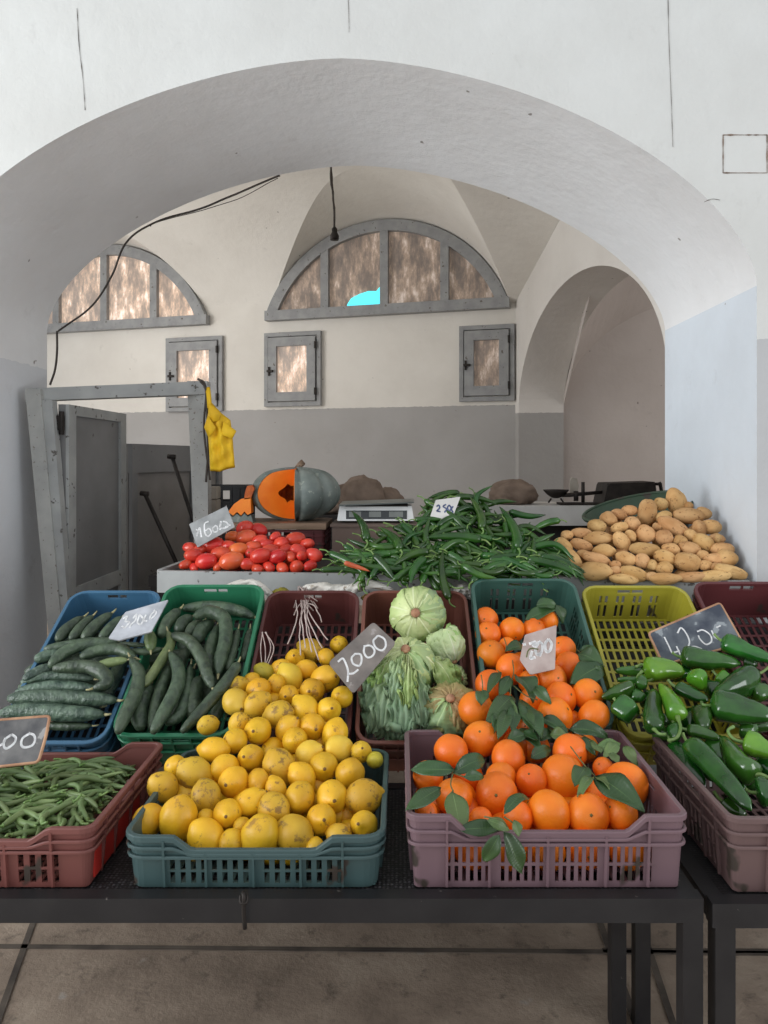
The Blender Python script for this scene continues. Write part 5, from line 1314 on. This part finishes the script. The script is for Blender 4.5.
sign('dusty pink price board with bright chalk 280, stuck among the tilted oranges', [(505+x/sc_, 615+y/sc_) for x, y in ((235,235),(610,118),(590,640),(300,705),(175,525))], ray(537, 650, 2.27), (0, -.86, .50), M['slatepink'],
     st(505, 615, sc_, [[(215,350),(240,345)],[(290,340),(360,320),(330,370)],[(320,430),(300,510),(355,500)],[(400,320),(360,400),(380,470),(430,440),(440,350),(405,315)],[(510,290),(475,340),(485,430),(530,420),(550,340),(515,288)],[(390,460),(420,480)]]), .0085, rnd_=.004)
bm = bmesh.new(); PB = ray(537, 650, 2.255); nn = Vector((0, -.86, .50)).normalized(); tube(bm, catmull([ray_plane(505+x/sc_, 615+y/sc_, PB+nn*.003, nn) for x, y in ((255,500),(270,430),(310,395),(395,405))], 5), .0022, 6)
tag(link('dry_twig', bm, M['twig']), 'thin dark curled twig lying across the pink price board', 'twig')

# ================================================================== THINGS ON THE COUNTER AND BENCH
# crate with a plank under the pumpkin
pb_ = thing('wooden_plank', 'worn wooden plank lying on the dark crate under the pumpkin', 'plank', ray(274, 526, 3.62))
bm = bmesh.new(); x0, x1 = ray(222, 0, 3.6).x, ray(326, 0, 3.6).x; zp = ray(0, 523, 3.62).z
box(bm, (x0, 3.60, zp-.03), (x1, 3.94, zp)); bmesh.ops.translate(bm, verts=bm.verts, vec=-pb_.location); link('board', bm, M['wood'], pb_, smooth=False)
crate('produce_crate', 'dark maroon crate on the bench carrying the pumpkin plank', ((x0+x1)/2+.02, 3.63, 1.127), .44, .29, zp-.034-1.129, M['darkred'], 0, 0, .02, .004, None, 'tray')
bx0, bx1 = ray(332, 0, 3.6).x, ray(430, 0, 3.6).x; zb_ = ray(0, 524, 3.62).z
bm = bmesh.new(); box(bm, (bx0, 3.60, 1.127), (bx1, 3.92, zb_-.012)); box(bm, (bx0-.008, 3.592, zb_-.012), (bx1+.008, 3.925, zb_))
tag(link('wooden_box', bm, M['boxwood'], smooth=False), 'brown wooden box carrying the white digital scale', 'box')

# pumpkin with a wedge cut out
pc = ray(293, 498, 3.78); PR = .222; zc = zp+PR*.635
pc = Vector((ray(296, 0, 3.78).x, 3.78, zc))
pk = thing('pumpkin', 'big grey-green pumpkin cut open to show bright orange flesh', 'pumpkin', pc)
def prad(th, ph):
    rib = 1-.055*abs(math.sin(ph*5.5))**3*1.0
    rib = 1-.12*(1-abs(math.sin(ph*5+.4)))**1.8
    zz = math.cos(th); prof = (1-.10*max(0, zz-.75)/.25)
    return PR*rib*prof
def pv(th, ph, k=1.0): r = prad(th, ph)*k; return Vector((r*math.sin(th)*math.cos(ph)*1.03, r*math.sin(th)*math.sin(ph)*1.03, r*math.cos(th)*.66))
w0, w1 = math.radians(-146), math.radians(-84)     # removed wedge
bm = bmesh.new(); NTH, NPH = 28, 110; R_ = []
for j in range(NTH+1):
    th = .02+(PI-.04)*j/NTH; R_.append([bm.verts.new(pv(th, w1+(2*PI-(w1-w0))*i/NPH)) for i in range(NPH+1)])
for a, b in zip(R_, R_[1:]): quad_strip(bm, a, b)
link('rind', bm, M['pumpkin'], pk)
def cutface(ph, name):
    bm = bmesh.new(); A = []; B_ = []
    for j in range(NTH+1):
        th = .02+(PI-.04)*j/NTH; kk = .42+.05*math.sin(th*5)
        if th < .55 or th > PI-.5: kk = .30
        A.append(bm.verts.new(pv(th, ph, .985))); q = pv(th, ph, kk); 
        B_.append(bm.verts.new(q))
    quad_strip(bm, A, B_); o = link(name, bm, M['flesh'], pk, smooth=False); md = o.modifiers.new('thickness', 'SOLIDIFY'); md.thickness = .006; md.offset = 0
cutface(w0, 'cut_flesh'); cutface(w1, 'cut_flesh')
bm = bmesh.new(); R_ = []
for j in range(NTH+1):
    th = .02+(PI-.04)*j/NTH; R_.append([bm.verts.new(pv(th, w1+(2*PI-(w1-w0))*i/60, .42)*(1+.12*mnoise.noise(Vector((j*.5, i*.4, 3))))) for i in range(61)])
for a, b in zip(R_, R_[1:]): quad_strip(bm, a, b)
link('seed_cavity', bm, M['pulp'], pk)
bm = bmesh.new(); tube(bm, [Vector((.01, .02, PR*.56)), Vector((.015, .03, PR*.64)), Vector((.03, .04, PR*.70))], [.022, .016, .018], 9, lobes=(5, .12, lambda t: 1)); link('stalk', bm, M['wood'], pk)
# pumpkin slice
Ys = 3.66
ps = thing('pumpkin_slice', 'small orange pumpkin slice with a notched lower edge, left of the pumpkin', 'pumpkin slice', ray(240, 515, Ys))
def psl(name, pts, mat, th=.07, Y=Ys):
    bm = bmesh.new(); poly_prism(bm, [ray(x, y, Y) for x, y in pts], (0, th, 0)); bmesh.ops.translate(bm, verts=bm.verts, vec=-ps.location); return link(name, bm, mat, ps, smooth=False)
psl('flesh', [(228,512),(234,504),(241,499),(250.5,497.5),(251,513),(247.5,515),(244.5,511.5),(241,515.5),(237,512),(233,515.5)], M['flesh'])
psl('rind', [(227,514.5),(233,517),(237,513.7),(241,517),(244.5,513.2),(247.5,516.7),(251,515),(253,522.5),(229,522.5)], M['pumpkin'], .075, Ys+.002)
psl('top_chunk', [(244,499.5),(245,492),(247,486),(252,485),(254.5,489),(252,495),(250.5,498.5)], M['pulp'], .05)
# black crate and pale blocks behind the post
crate('produce_crate', 'black plastic crate standing behind the gate post and the pumpkin slice', (ray(224, 0, 4.45).x, 4.4, 1.0), .30, .22, ray(0, 486, 4.4).z-1.0, M['blackplastic'], 0, 0, .02, .005, None, 'tray')
st_ = thing('rear_bench', 'dark bench along the back behind the scales', 'bench', (-.3, 4.6, 0))
bm = bmesh.new(); box(bm, (-.95, -.25, .95), (.62, .3, .999)); link('bench_top', bm, M['darkwood'], st_, smooth=False)
for x in (-.9, .55):
    bm = bmesh.new(); box(bm, (x-.03, -.2, 0), (x+.03, .25, .949)); link('leg', bm, M['darkwood'], st_, smooth=False)
for i, (ya, yb) in enumerate(((487, 499), (500, 512))):
    p, q = ray(207.5, yb, 3.95), ray(216, ya, 3.95); 
    bm = bmesh.new(); vs = box(bm, (p.x, 3.95, p.z), (q.x, 4.05, q.z)); bmesh.ops.bevel(bm, geom=bm.edges[:], offset=.006, segments=2)
    tag(link('wood_block', bm, M['blocks'], smooth=False), ('upper' if i == 0 else 'lower')+' pale block stacked beside the gate post foot', 'block', 'pale blocks beside the gate post')
bm = bmesh.new(); p, q = ray(206, 514, 3.95), ray(217, 514, 3.95); box(bm, (p.x, 3.93, 1.101), (q.x, 4.07, ray(0, 512.6, 3.95).z)); tag(link('wood_block', bm, M['boxwood'], smooth=False), 'brown block under the two pale ones beside the gate post', 'block')

# digital scale
ds_ = thing('digital_scale', 'white digital scale with a grey display and thin steel tray, on the brown box', 'scale', ray(376, 522, 3.66))
def dadd(n, bm, m, sm=False):
    bmesh.ops.translate(bm, verts=bm.verts, vec=-ds_.location); return link(n, bm, m, ds_, smooth=sm)
Yd = 3.66; a, b = ray(337, 522, Yd), ray(414, 508.5, Yd)
bm = bmesh.new(); poly_prism(bm, [(a.x, Yd, zb_+.012), (b.x, Yd, zb_+.012), (b.x-.01, Yd+.035, b.z+.01), (a.x+.01, Yd+.035, b.z+.01)], (0, .22, 0)); bmesh.ops.bevel(bm, geom=bm.edges[:], offset=.005, segments=2); dadd('body', bm, M['whiteplastic'])
Nf = Vector((0, -(b.z-zb_), .035)).normalized()
def face_quad(x0, y0, x1, y1, mat, name, off):
    P = Vector((a.x, Yd, zb_+.012)); Nn = Vector((0, -(b.z+.01-zb_-.012), .035)).normalized(); P = P+Nn*off
    bm = bmesh.new(); poly_prism(bm, [ray_plane(x, y, P, Nn) for x, y in ((x0, y1), (x1, y1), (x1, y0), (x0, y0))], -Nn*.004); dadd(name, bm, mat)
face_quad(346, 510.5, 407, 519, M['lcd'], 'display', .002)
for k_ in range(3): face_quad(349+k_*20, 511.5, 361+k_*20+ (2 if k_ == 2 else 0), 517, M['lcdpane'], 'display_pane', .003)
bm = bmesh.new(); za = ray(0, 503.5, Yd+.1).z
poly_prism(bm, [(ray(339, 0, Yd).x, Yd-.01, za-.006), (ray(414, 0, Yd).x, Yd-.01, za+.008), (ray(414, 0, Yd).x, Yd+.24, za+.012), (ray(339, 0, Yd).x, Yd+.24, za-.002)], (0, 0, .006)); dadd('weighing_tray', bm, M['steel'])
bm = bmesh.new(); box(bm, (ray(345, 0, Yd).x, Yd+.03, b.z+.008), (ray(408, 0, Yd).x, Yd+.2, za-.004)); dadd('tray_support', bm, M['iron'])
for sx in (a.x+.03, b.x-.03):
    bm = bmesh.new(); tube(bm, [Vector((sx, Yd+.1, zb_)), Vector((sx, Yd+.1, zb_+.014))], .012, 10); dadd('foot', bm, M['blackplastic'])

# lumpy sacks
bm = bmesh.new(); box(bm, (-.62, 4.42, 1.0), (.02, 4.82, 1.27)); tag(link('storage_chest', bm, M['darkwood'], smooth=False), 'dark chest on the rear bench carrying the brown sacks', 'chest')
def sack(label, c, rx, ry, rz, seed, mat, name='sack'):
    bm = bmesh.new(); ellipsoid(bm, Z3, rx, ry, rz, 40, 24, lambda d, p: Vector((p.x, p.y, max(p.z, -rz*.72)))*(1+.16*mnoise.noise(d*2.2+Vector((seed, 0, 0)))+.06*mnoise.noise(d*6+Vector((seed, 0, 0)))))
    o = link(name, bm, mat); o.location = Vector(c)+Vector((0, 0, rz*.70)); tag(o, label, 'sack'); return o
sk = [(345, 492, .11, 1, 'low brown lump of sacking behind the left end of the digital scale'), (362, 490, .13, 2, 'taller brown sack behind the middle of the digital scale'), (386, 495, .10, 3, 'small brown sack behind the right end of the digital scale'), (325, 500, .13, 7, 'brown sack between the pumpkin and the digital scale')]
for px, py, r, sd, lab in sk:
    Ysk = 4.55; p = ray(px, py, Ysk); top = ray(px, {345: 486, 362: 479, 386: 490, 325: 500}[px], Ysk).z
    rz = (top-1.27)/1.6; sack(lab, (p.x, Ysk+(.15 if px in (345, 386) else 0)*1.0, 1.27), r*1.1, .10, rz, sd, M['burlap'])
# plaster ledge, right
lx0, lx1 = ray(452, 0, 4.7).x, ray(640, 0, 4.7).x; lz = ray(0, 506, 4.7).z
lg = thing('plaster_ledge', 'pale plastered ledge behind the chillies, dark underneath', 'ledge', ((lx0+lx1)/2, 4.9, 0))
def ladd(n, bm, m): bmesh.ops.translate(bm, verts=bm.verts, vec=-lg.location); return link(n, bm, m, lg, smooth=False)
lx0 = max(lx0, .36)
bm = bmesh.new(); box(bm, (lx0, 4.7, lz-.125), (lx1, 5.2, lz)); ladd('ledge_slab', bm, M['ledge'])
bm = bmesh.new(); box(bm, (lx0+.05, 4.86, 0), (lx1-.05, 5.15, lz-.125)); ladd('ledge_shade_block', bm, M['darkwood'])  # dark block added in place of the shade under the ledge
sack('brown burlap sack lying on the pale ledge behind the chilli peak', (ray(514, 0, 4.86).x, 4.9, lz), .16, .13, .095, 5, M['burlap'])
# balance scale
Yb_ = 4.82
bs = thing('balance_scale', 'old dark iron balance scale with a shallow pan and a beam, on the ledge', 'scale', ray(583, 508, Yb_))
def badd(n, bm, m=None, sm=True): bmesh.ops.translate(bm, verts=bm.verts, vec=-bs.location); return link(n, bm, m or M['iron'], bs, smooth=sm)
bm = bmesh.new(); p = ray(583, 482, Yb_); tube(bm, [Vector((p.x, Yb_, lz+.012)), p], .012, 10); badd('post', bm)
bm = bmesh.new(); box(bm, (p.x-.16, Yb_-.06, lz), (p.x+.14, Yb_+.06, lz+.016)); badd('base', bm, sm=False)
bm = bmesh.new(); tube(bm, [ray(553, 496, Yb_), ray(570, 495, Yb_), ray(604, 492, Yb_)], [.008, .014, .011], 10); badd('beam', bm)
bm = bmesh.new(); tube(bm, [ray(576, 491, Yb_), ray(576, 501, Yb_)], .016, 10); badd('pivot', bm)
bm = bmesh.new(); pcn = ray(556, 490, Yb_); rr = 13/F*Yb_; rows = []
for j in range(7):
    t = j/6; rows.append([bm.verts.new(pcn+Vector((rr*t*math.cos(2*PI*i/28), rr*.8*t*math.sin(2*PI*i/28), -.055*(1-t*t)+.0))) for i in range(28)])
for a_, b2 in zip(rows[1:], rows[2:]):
    for i in range(28): bm.faces.new((a_[i], a_[(i+1) % 28], b2[(i+1) % 28], b2[i]))
bm.faces.new(rows[1][::-1]); o = badd('pan', bm); md = o.modifiers.new('thickness', 'SOLIDIFY'); md.thickness = .004
bm = bmesh.new()
for s in (-1, 1): tube(bm, [pcn+Vector((s*.03, 0, -.055)), Vector((pcn.x+s*.05, Yb_, lz+.014))], .006, 6)
badd('pan_support', bm)
bm = bmesh.new(); poly_prism(bm, [ray(*q, Yb_+.05) for q in ((570.5,494),(577,494),(579,486),(577,478.5),(572,477.5),(570,481))], (0, .012, 0)); bmc = bm
o = link('card_scrap', bmc, M['blocks'], smooth=False); tag(o, 'tan scrap of card tucked upright behind the balance beam', 'card')
bw = thing('machine_case', 'bulky black iron scale housing behind the green basin', 'scale housing', ray(628, 507, 4.8))
def wadd(n, bm, m=None): bmesh.ops.translate(bm, verts=bm.verts, vec=-bw.location); return link(n, bm, m or M['iron'], bw, smooth=False)
bm = bmesh.new(); p1, p2 = ray(603, 0, 4.8), ray(651, 0, 4.8); zt_ = ray(0, 481.5, 4.8).z
poly_prism(bm, [(p1.x-.02, 4.72, lz+.001), (p2.x+.02, 4.72, lz+.001), (p2.x, 4.72, zt_), (p1.x+.01, 4.72, zt_-.01)], (0, .26, 0)); bmesh.ops.bevel(bm, geom=bm.edges[:], offset=.012, segments=3); wadd('housing', bm)
bm = bmesh.new(); tube(bm, [ray(650, 484, 4.85), ray(658, 484, 4.85), ray(661, 483, 4.85)], .010, 8); tube(bm, [ray(650, 494, 4.85), ray(666, 493, 4.85)], .016, 10); tube(bm, [ray(660, 483, 4.85), ray(662, 494, 4.85)], .012, 8); wadd('side_arm', bm)
# green basin behind the potatoes
Yg = 3.56; gc = Vector((ray(641, 0, Yg).x, Yg, 1.325)); gb = thing('green_basin', 'dark green plastic basin tilted behind the potato heap', 'basin', gc)
Qg = Matrix.Rotation(math.radians(-13), 3, 'Y') @ Matrix.Rotation(math.radians(8), 3, 'X')
bm = bmesh.new(); rows = []
for j, (rr, zz) in enumerate(((.0, -.085), (.16, -.085), (.20, -.05), (.255, .05), (.272, .055), (.272, .045), (.255, .035))):
    rows.append([bm.verts.new(Qg @ Vector((rr*math.cos(2*PI*i/48), rr*.8*math.sin(2*PI*i/48), zz))) for i in range(48)] if rr else None)
for a_, b2 in zip(rows[1:], rows[2:]):
    for i in range(48): bm.faces.new((a_[i], a_[(i+1) % 48], b2[(i+1) % 48], b2[i]))
bm.faces.new(rows[1][::-1]); link('bowl', bm, M['greenbowl'], gb)
bm = bmesh.new(); ring = [Qg @ Vector((.268*math.cos(2*PI*i/48), .268*.8*math.sin(2*PI*i/48), .054)) for i in range(49)]; tube(bm, ring, .008, 8, cap=False); link('rolled_rim', bm, M['greenbowl'], gb)

# yellow cloth bag on the post
Yy = 3.70
fY = lambda x, y: (180+x/7.31, 380+y/7.31)
yo = [(205,160),(232,165),(300,240),(368,292),(376,345),(412,372),(385,420),(392,520),(402,640),(345,652),(290,672),(220,664),(214,540),(205,415),(176,345),(192,290),(205,235)]
P2 = [ray(*fY(*q), Yy) for q in yo]; cB = sum(P2, Vector())/len(P2)
yb = thing('yellow_bag', 'bright yellow cloth bag hanging from the top of the gate post', 'bag', cB)
bm = bmesh.new(); NR = 12; out = []
for i in range(len(P2)):
    a_, b2 = P2[i], P2[(i+1) % len(P2)]
    for k_ in range(5): out.append(a_.lerp(b2, k_/5)-cB)
for s in (-1, 1):
    rows = []
    for j in range(NR+1):
        t = j/NR; row = []
        for q in out:
            p = q*t; bul = .030*(1-t**3); p2 = Vector((p.x, 0, p.z))
            fold = .011*math.sin(p.x*120+p.z*14)*(1-t**4)+.008*math.sin(p.x*60-p.z*75)*(1-t**4)
            row.append(bm.verts.new((p.x, s*(bul+fold)*1.0+(0), p.z)) if j else None)
        rows.append(row)
    cc_ = bm.verts.new((0, s*.03, 0)); n_ = len(out)
    for i in range(n_): bm.faces.new((cc_, rows[1][i], rows[1][(i+1) % n_]))
    for j in range(1, NR):
        for i in range(n_): bm.faces.new((rows[j][i], rows[j+1][i], rows[j+1][(i+1) % n_], rows[j][(i+1) % n_]))
bmesh.ops.remove_doubles(bm, verts=bm.verts, dist=.0004); link('cloth', bm, M['yellowcloth'], yb)
def flap(pts, off):
    bm = bmesh.new(); poly_prism(bm, [ray(*fY(*q), Yy-off)-cB for q in pts], (0, .008, 0)); bmesh.ops.bevel(bm, geom=bm.edges[:], offset=.003, segments=2); link('flap', bm, M['yellowcloth'], yb)
flap([(205,262),(262,350),(212,418),(176,345)], .045); flap([(210,170),(300,240),(280,300),(240,305),(210,250)], .04); flap([(318,300),(372,345),(410,374),(380,430),(300,400)], .038)
bm = bmesh.new(); tube(bm, catmull([ray(208, 388, Yy)-cB, ray(209, 396, Yy-.02)-cB, ray(210, 408, Yy-.02)-cB], 5), .010, 8, lobes=(3, .3, lambda t: 1)); link('knot', bm, M['yellowcloth'], yb)
bm = bmesh.new(); tube(bm, catmull([ray(198, 379, Yy+.03), ray(205, 385, Yy), ray(207, 410, Yy), ray(208, 450, Yy+.02), ray(206, 482, Yy+.03)], 8), .006, 6); tube(bm, catmull([ray(200, 381, Yy), ray(206, 392, Yy-.01), ray(204, 430, Yy+.03), ray(210, 480, Yy+.03)], 8), .005, 6)
tag(link('rope', bm, M['cable']), 'old dark rope tied round the gate post top, trailing down', 'rope')

# cables and the lamp holder
def wire(label, pts, r=.006, name='cable'):
    bm = bmesh.new(); P = catmull([ray(x, y, Y) for x, y, Y in pts], 8); P = [p+Vector((0, 0, .004*mnoise.noise(p*9))) for p in P]; tube(bm, P, r, 6); o = link(name, bm, M['cable']); return tag(o, label, 'cable')
wire('cable drooping from the arch soffit down to the left jamb', [(280,175,3.80),(245,190,3.80),(205,207,3.82),(155,222,3.80),(126,243,3.82),(112,275,3.84),(92,306,3.84),(58,331,3.82)], .005)
wire('short cable running down the left jamb to the gate frame', [(57,331,3.80),(57,352,3.80),(55,370,3.80),(50,385,3.80)], .006)
wire('thin second cable under the arch edge at upper left', [(278,178,3.80),(230,202,3.80),(160,221,3.80),(150,226,3.80)], .002)
lh = thing('hanging_lamp_holder', 'empty black lamp holder hanging on a knotted cord from the vault', 'lamp holder', ray(334, 235, 5.6))
bm = bmesh.new(); P = catmull([ray(329, 118, 5.6), ray(331, 160, 5.6), ray(332, 185, 5.6), ray(334, 210, 5.6), ray(334, 229, 5.6)], 10); P = [p+Vector((.006*mnoise.noise(p*14), 0, 0))-lh.location for p in P]; tube(bm, P, [.008*(1+.9*max(0, mnoise.noise(p*22))) for p in P], 7); link('cord', bm, M['cable'], lh)
bm = bmesh.new(); q = lambda y: ray(334.5, y, 5.6)-lh.location; tube(bm, [q(227), q(229), q(232), q(236), q(240)], [.010, .022, .020, .034, .032], 14); link('socket', bm, M['iron'], lh)

# cloth bundles, card and twine on the trough board
def rag(label, pts, w, seed, mat, h=.03, Y=2.86, name='rag', cat='cloth'):
    P = catmull([ray(x, y, Y) for x, y in pts], 8); c = sum(P, Vector())/len(P); bm = bmesh.new(); n = len(P); seg = 26; rings = []
    for i, p in enumerate(P):
        t = i/(n-1); e = math.sin(PI*min(1, max(0, t)))**.45*.95+.05; ring = []
        for k_ in range(seg):
            a_ = 2*PI*k_/seg; nz = 1+.30*mnoise.noise(Vector((math.cos(a_)*1.7, math.sin(a_)*1.7, i*.32+seed)))+.22*math.sin(a_*3+i*.8+seed)*abs(math.sin(i*.6))
            ring.append(bm.verts.new(p-c+Vector((.006*math.sin(a_*5+i), math.cos(a_)*w*nz*e, math.sin(a_)*h*nz*e))))
        rings.append(ring)
    for a_, b2 in zip(rings, rings[1:]):
        for k_ in range(seg): bm.faces.new((a_[k_], a_[(k_+1) % seg], b2[(k_+1) % seg], b2[k_]))
    bm.faces.new(rings[0][::-1]); bm.faces.new(rings[-1]); o = link(name, bm, mat); o.location = c; tag(o, label, cat); return o
Yr_ = 2.765
rag('crumpled white cloth lying along the trough behind the maroon crate', [(300,590),(318,587),(335,590),(352,589),(368,584),(392,589)], .028, 1, M['cloth'], .021, Yr_)
rag('small frayed white rag hanging behind the green crate', [(226,586),(240,583),(256,584),(268,592),(274,600)], .020, 4, M['cloth'], .013, Yr_)
rag('crumpled white bag behind the lettuce crate corner', [(452,595),(460,590),(468,592),(474,598)], .03, 6, M['cloth'], .022, Yr_, 'white_bag', 'bag')
rag('folded tan cardboard pad behind the red-brown crate', [(362,598),(378,597),(396,597)], .03, 8, M['card'], .016, 2.785, 'cardboard_pad', 'cardboard')
rag('yellowish lump of peel behind the maroon crate corner', [(273,593),(282,592),(292,595)], .025, 9, M['lemon_green'], .015, 2.785, 'fruit_peel', 'peel')
tw = thing('twine_bundle', 'bundle of frayed pale twine hanging from the cloth into the maroon crate', 'twine', ray(304, 595, 2.755))
random.seed(31)
ends = [(287,644),(305,648),(312,652),(322,648),(328,640),(318,660),(300,655),(294,615),(322,622)]
for i, (ex, ey) in enumerate(ends):
    x0_ = 304+rnd(-4, 4); P = [ray(x0_, 590, 2.775), ray(x0_+rnd(-5, 5), 602, 2.69), tray_surf(ex*.4+305*.6+rnd(-4, 4), 620, .02) if ey > 625 else ray((x0_+ex)/2, 606, 2.66), tray_surf(ex, ey, .0 if ey < 640 else .03)]
    P = catmull(P, 8); P = [p+Vector((.005*mnoise.noise(p*20+Vector((i, 0, 0))), 0, 0))-tw.location for p in P]; bm = bmesh.new(); tube(bm, P, .0022, 5); link('strand', bm, M['string'], tw)
bm = bmesh.new()
for i in range(14):
    a_ = ray(304+rnd(-6, 6), 586+rnd(0, 4), 2.76)-tw.location; b2 = ray(304+rnd(-14, 14), 603+rnd(-3, 8), 2.70)-tw.location; tube(bm, catmull([a_, a_.lerp(b2, .5)+Vector((rnd(-.02, .02), -.015, .01)), b2], 5), .0024, 5)
link('frayed_knot', bm, M['string'], tw)
tw2 = thing('twine_wisp', 'thin wisp of twine hanging at the left inside of the maroon crate', 'twine', tray_surf(266, 640, .02))
for i in range(4):
    P = catmull([tray_surf(264+rnd(-2, 2), 632, .012), tray_surf(266+rnd(-6, 8), 648, .0), tray_surf(268+rnd(-8, 10), 668, .0)], 6); bm = bmesh.new(); tube(bm, [p-tw2.location for p in P], .0018, 5); link('strand', bm, M['string'], tw2)
bm = bmesh.new(); tube(bm, catmull([ray(372, 576, 2.93), ray(385, 571, 2.92), ray(410, 570, 2.91), ray(428, 572, 2.90)], 8), .006, 7)
tag(link('black_hose', bm, M['blackmetal']), 'thin black hose lying on the trough edge under the chillies', 'hose')
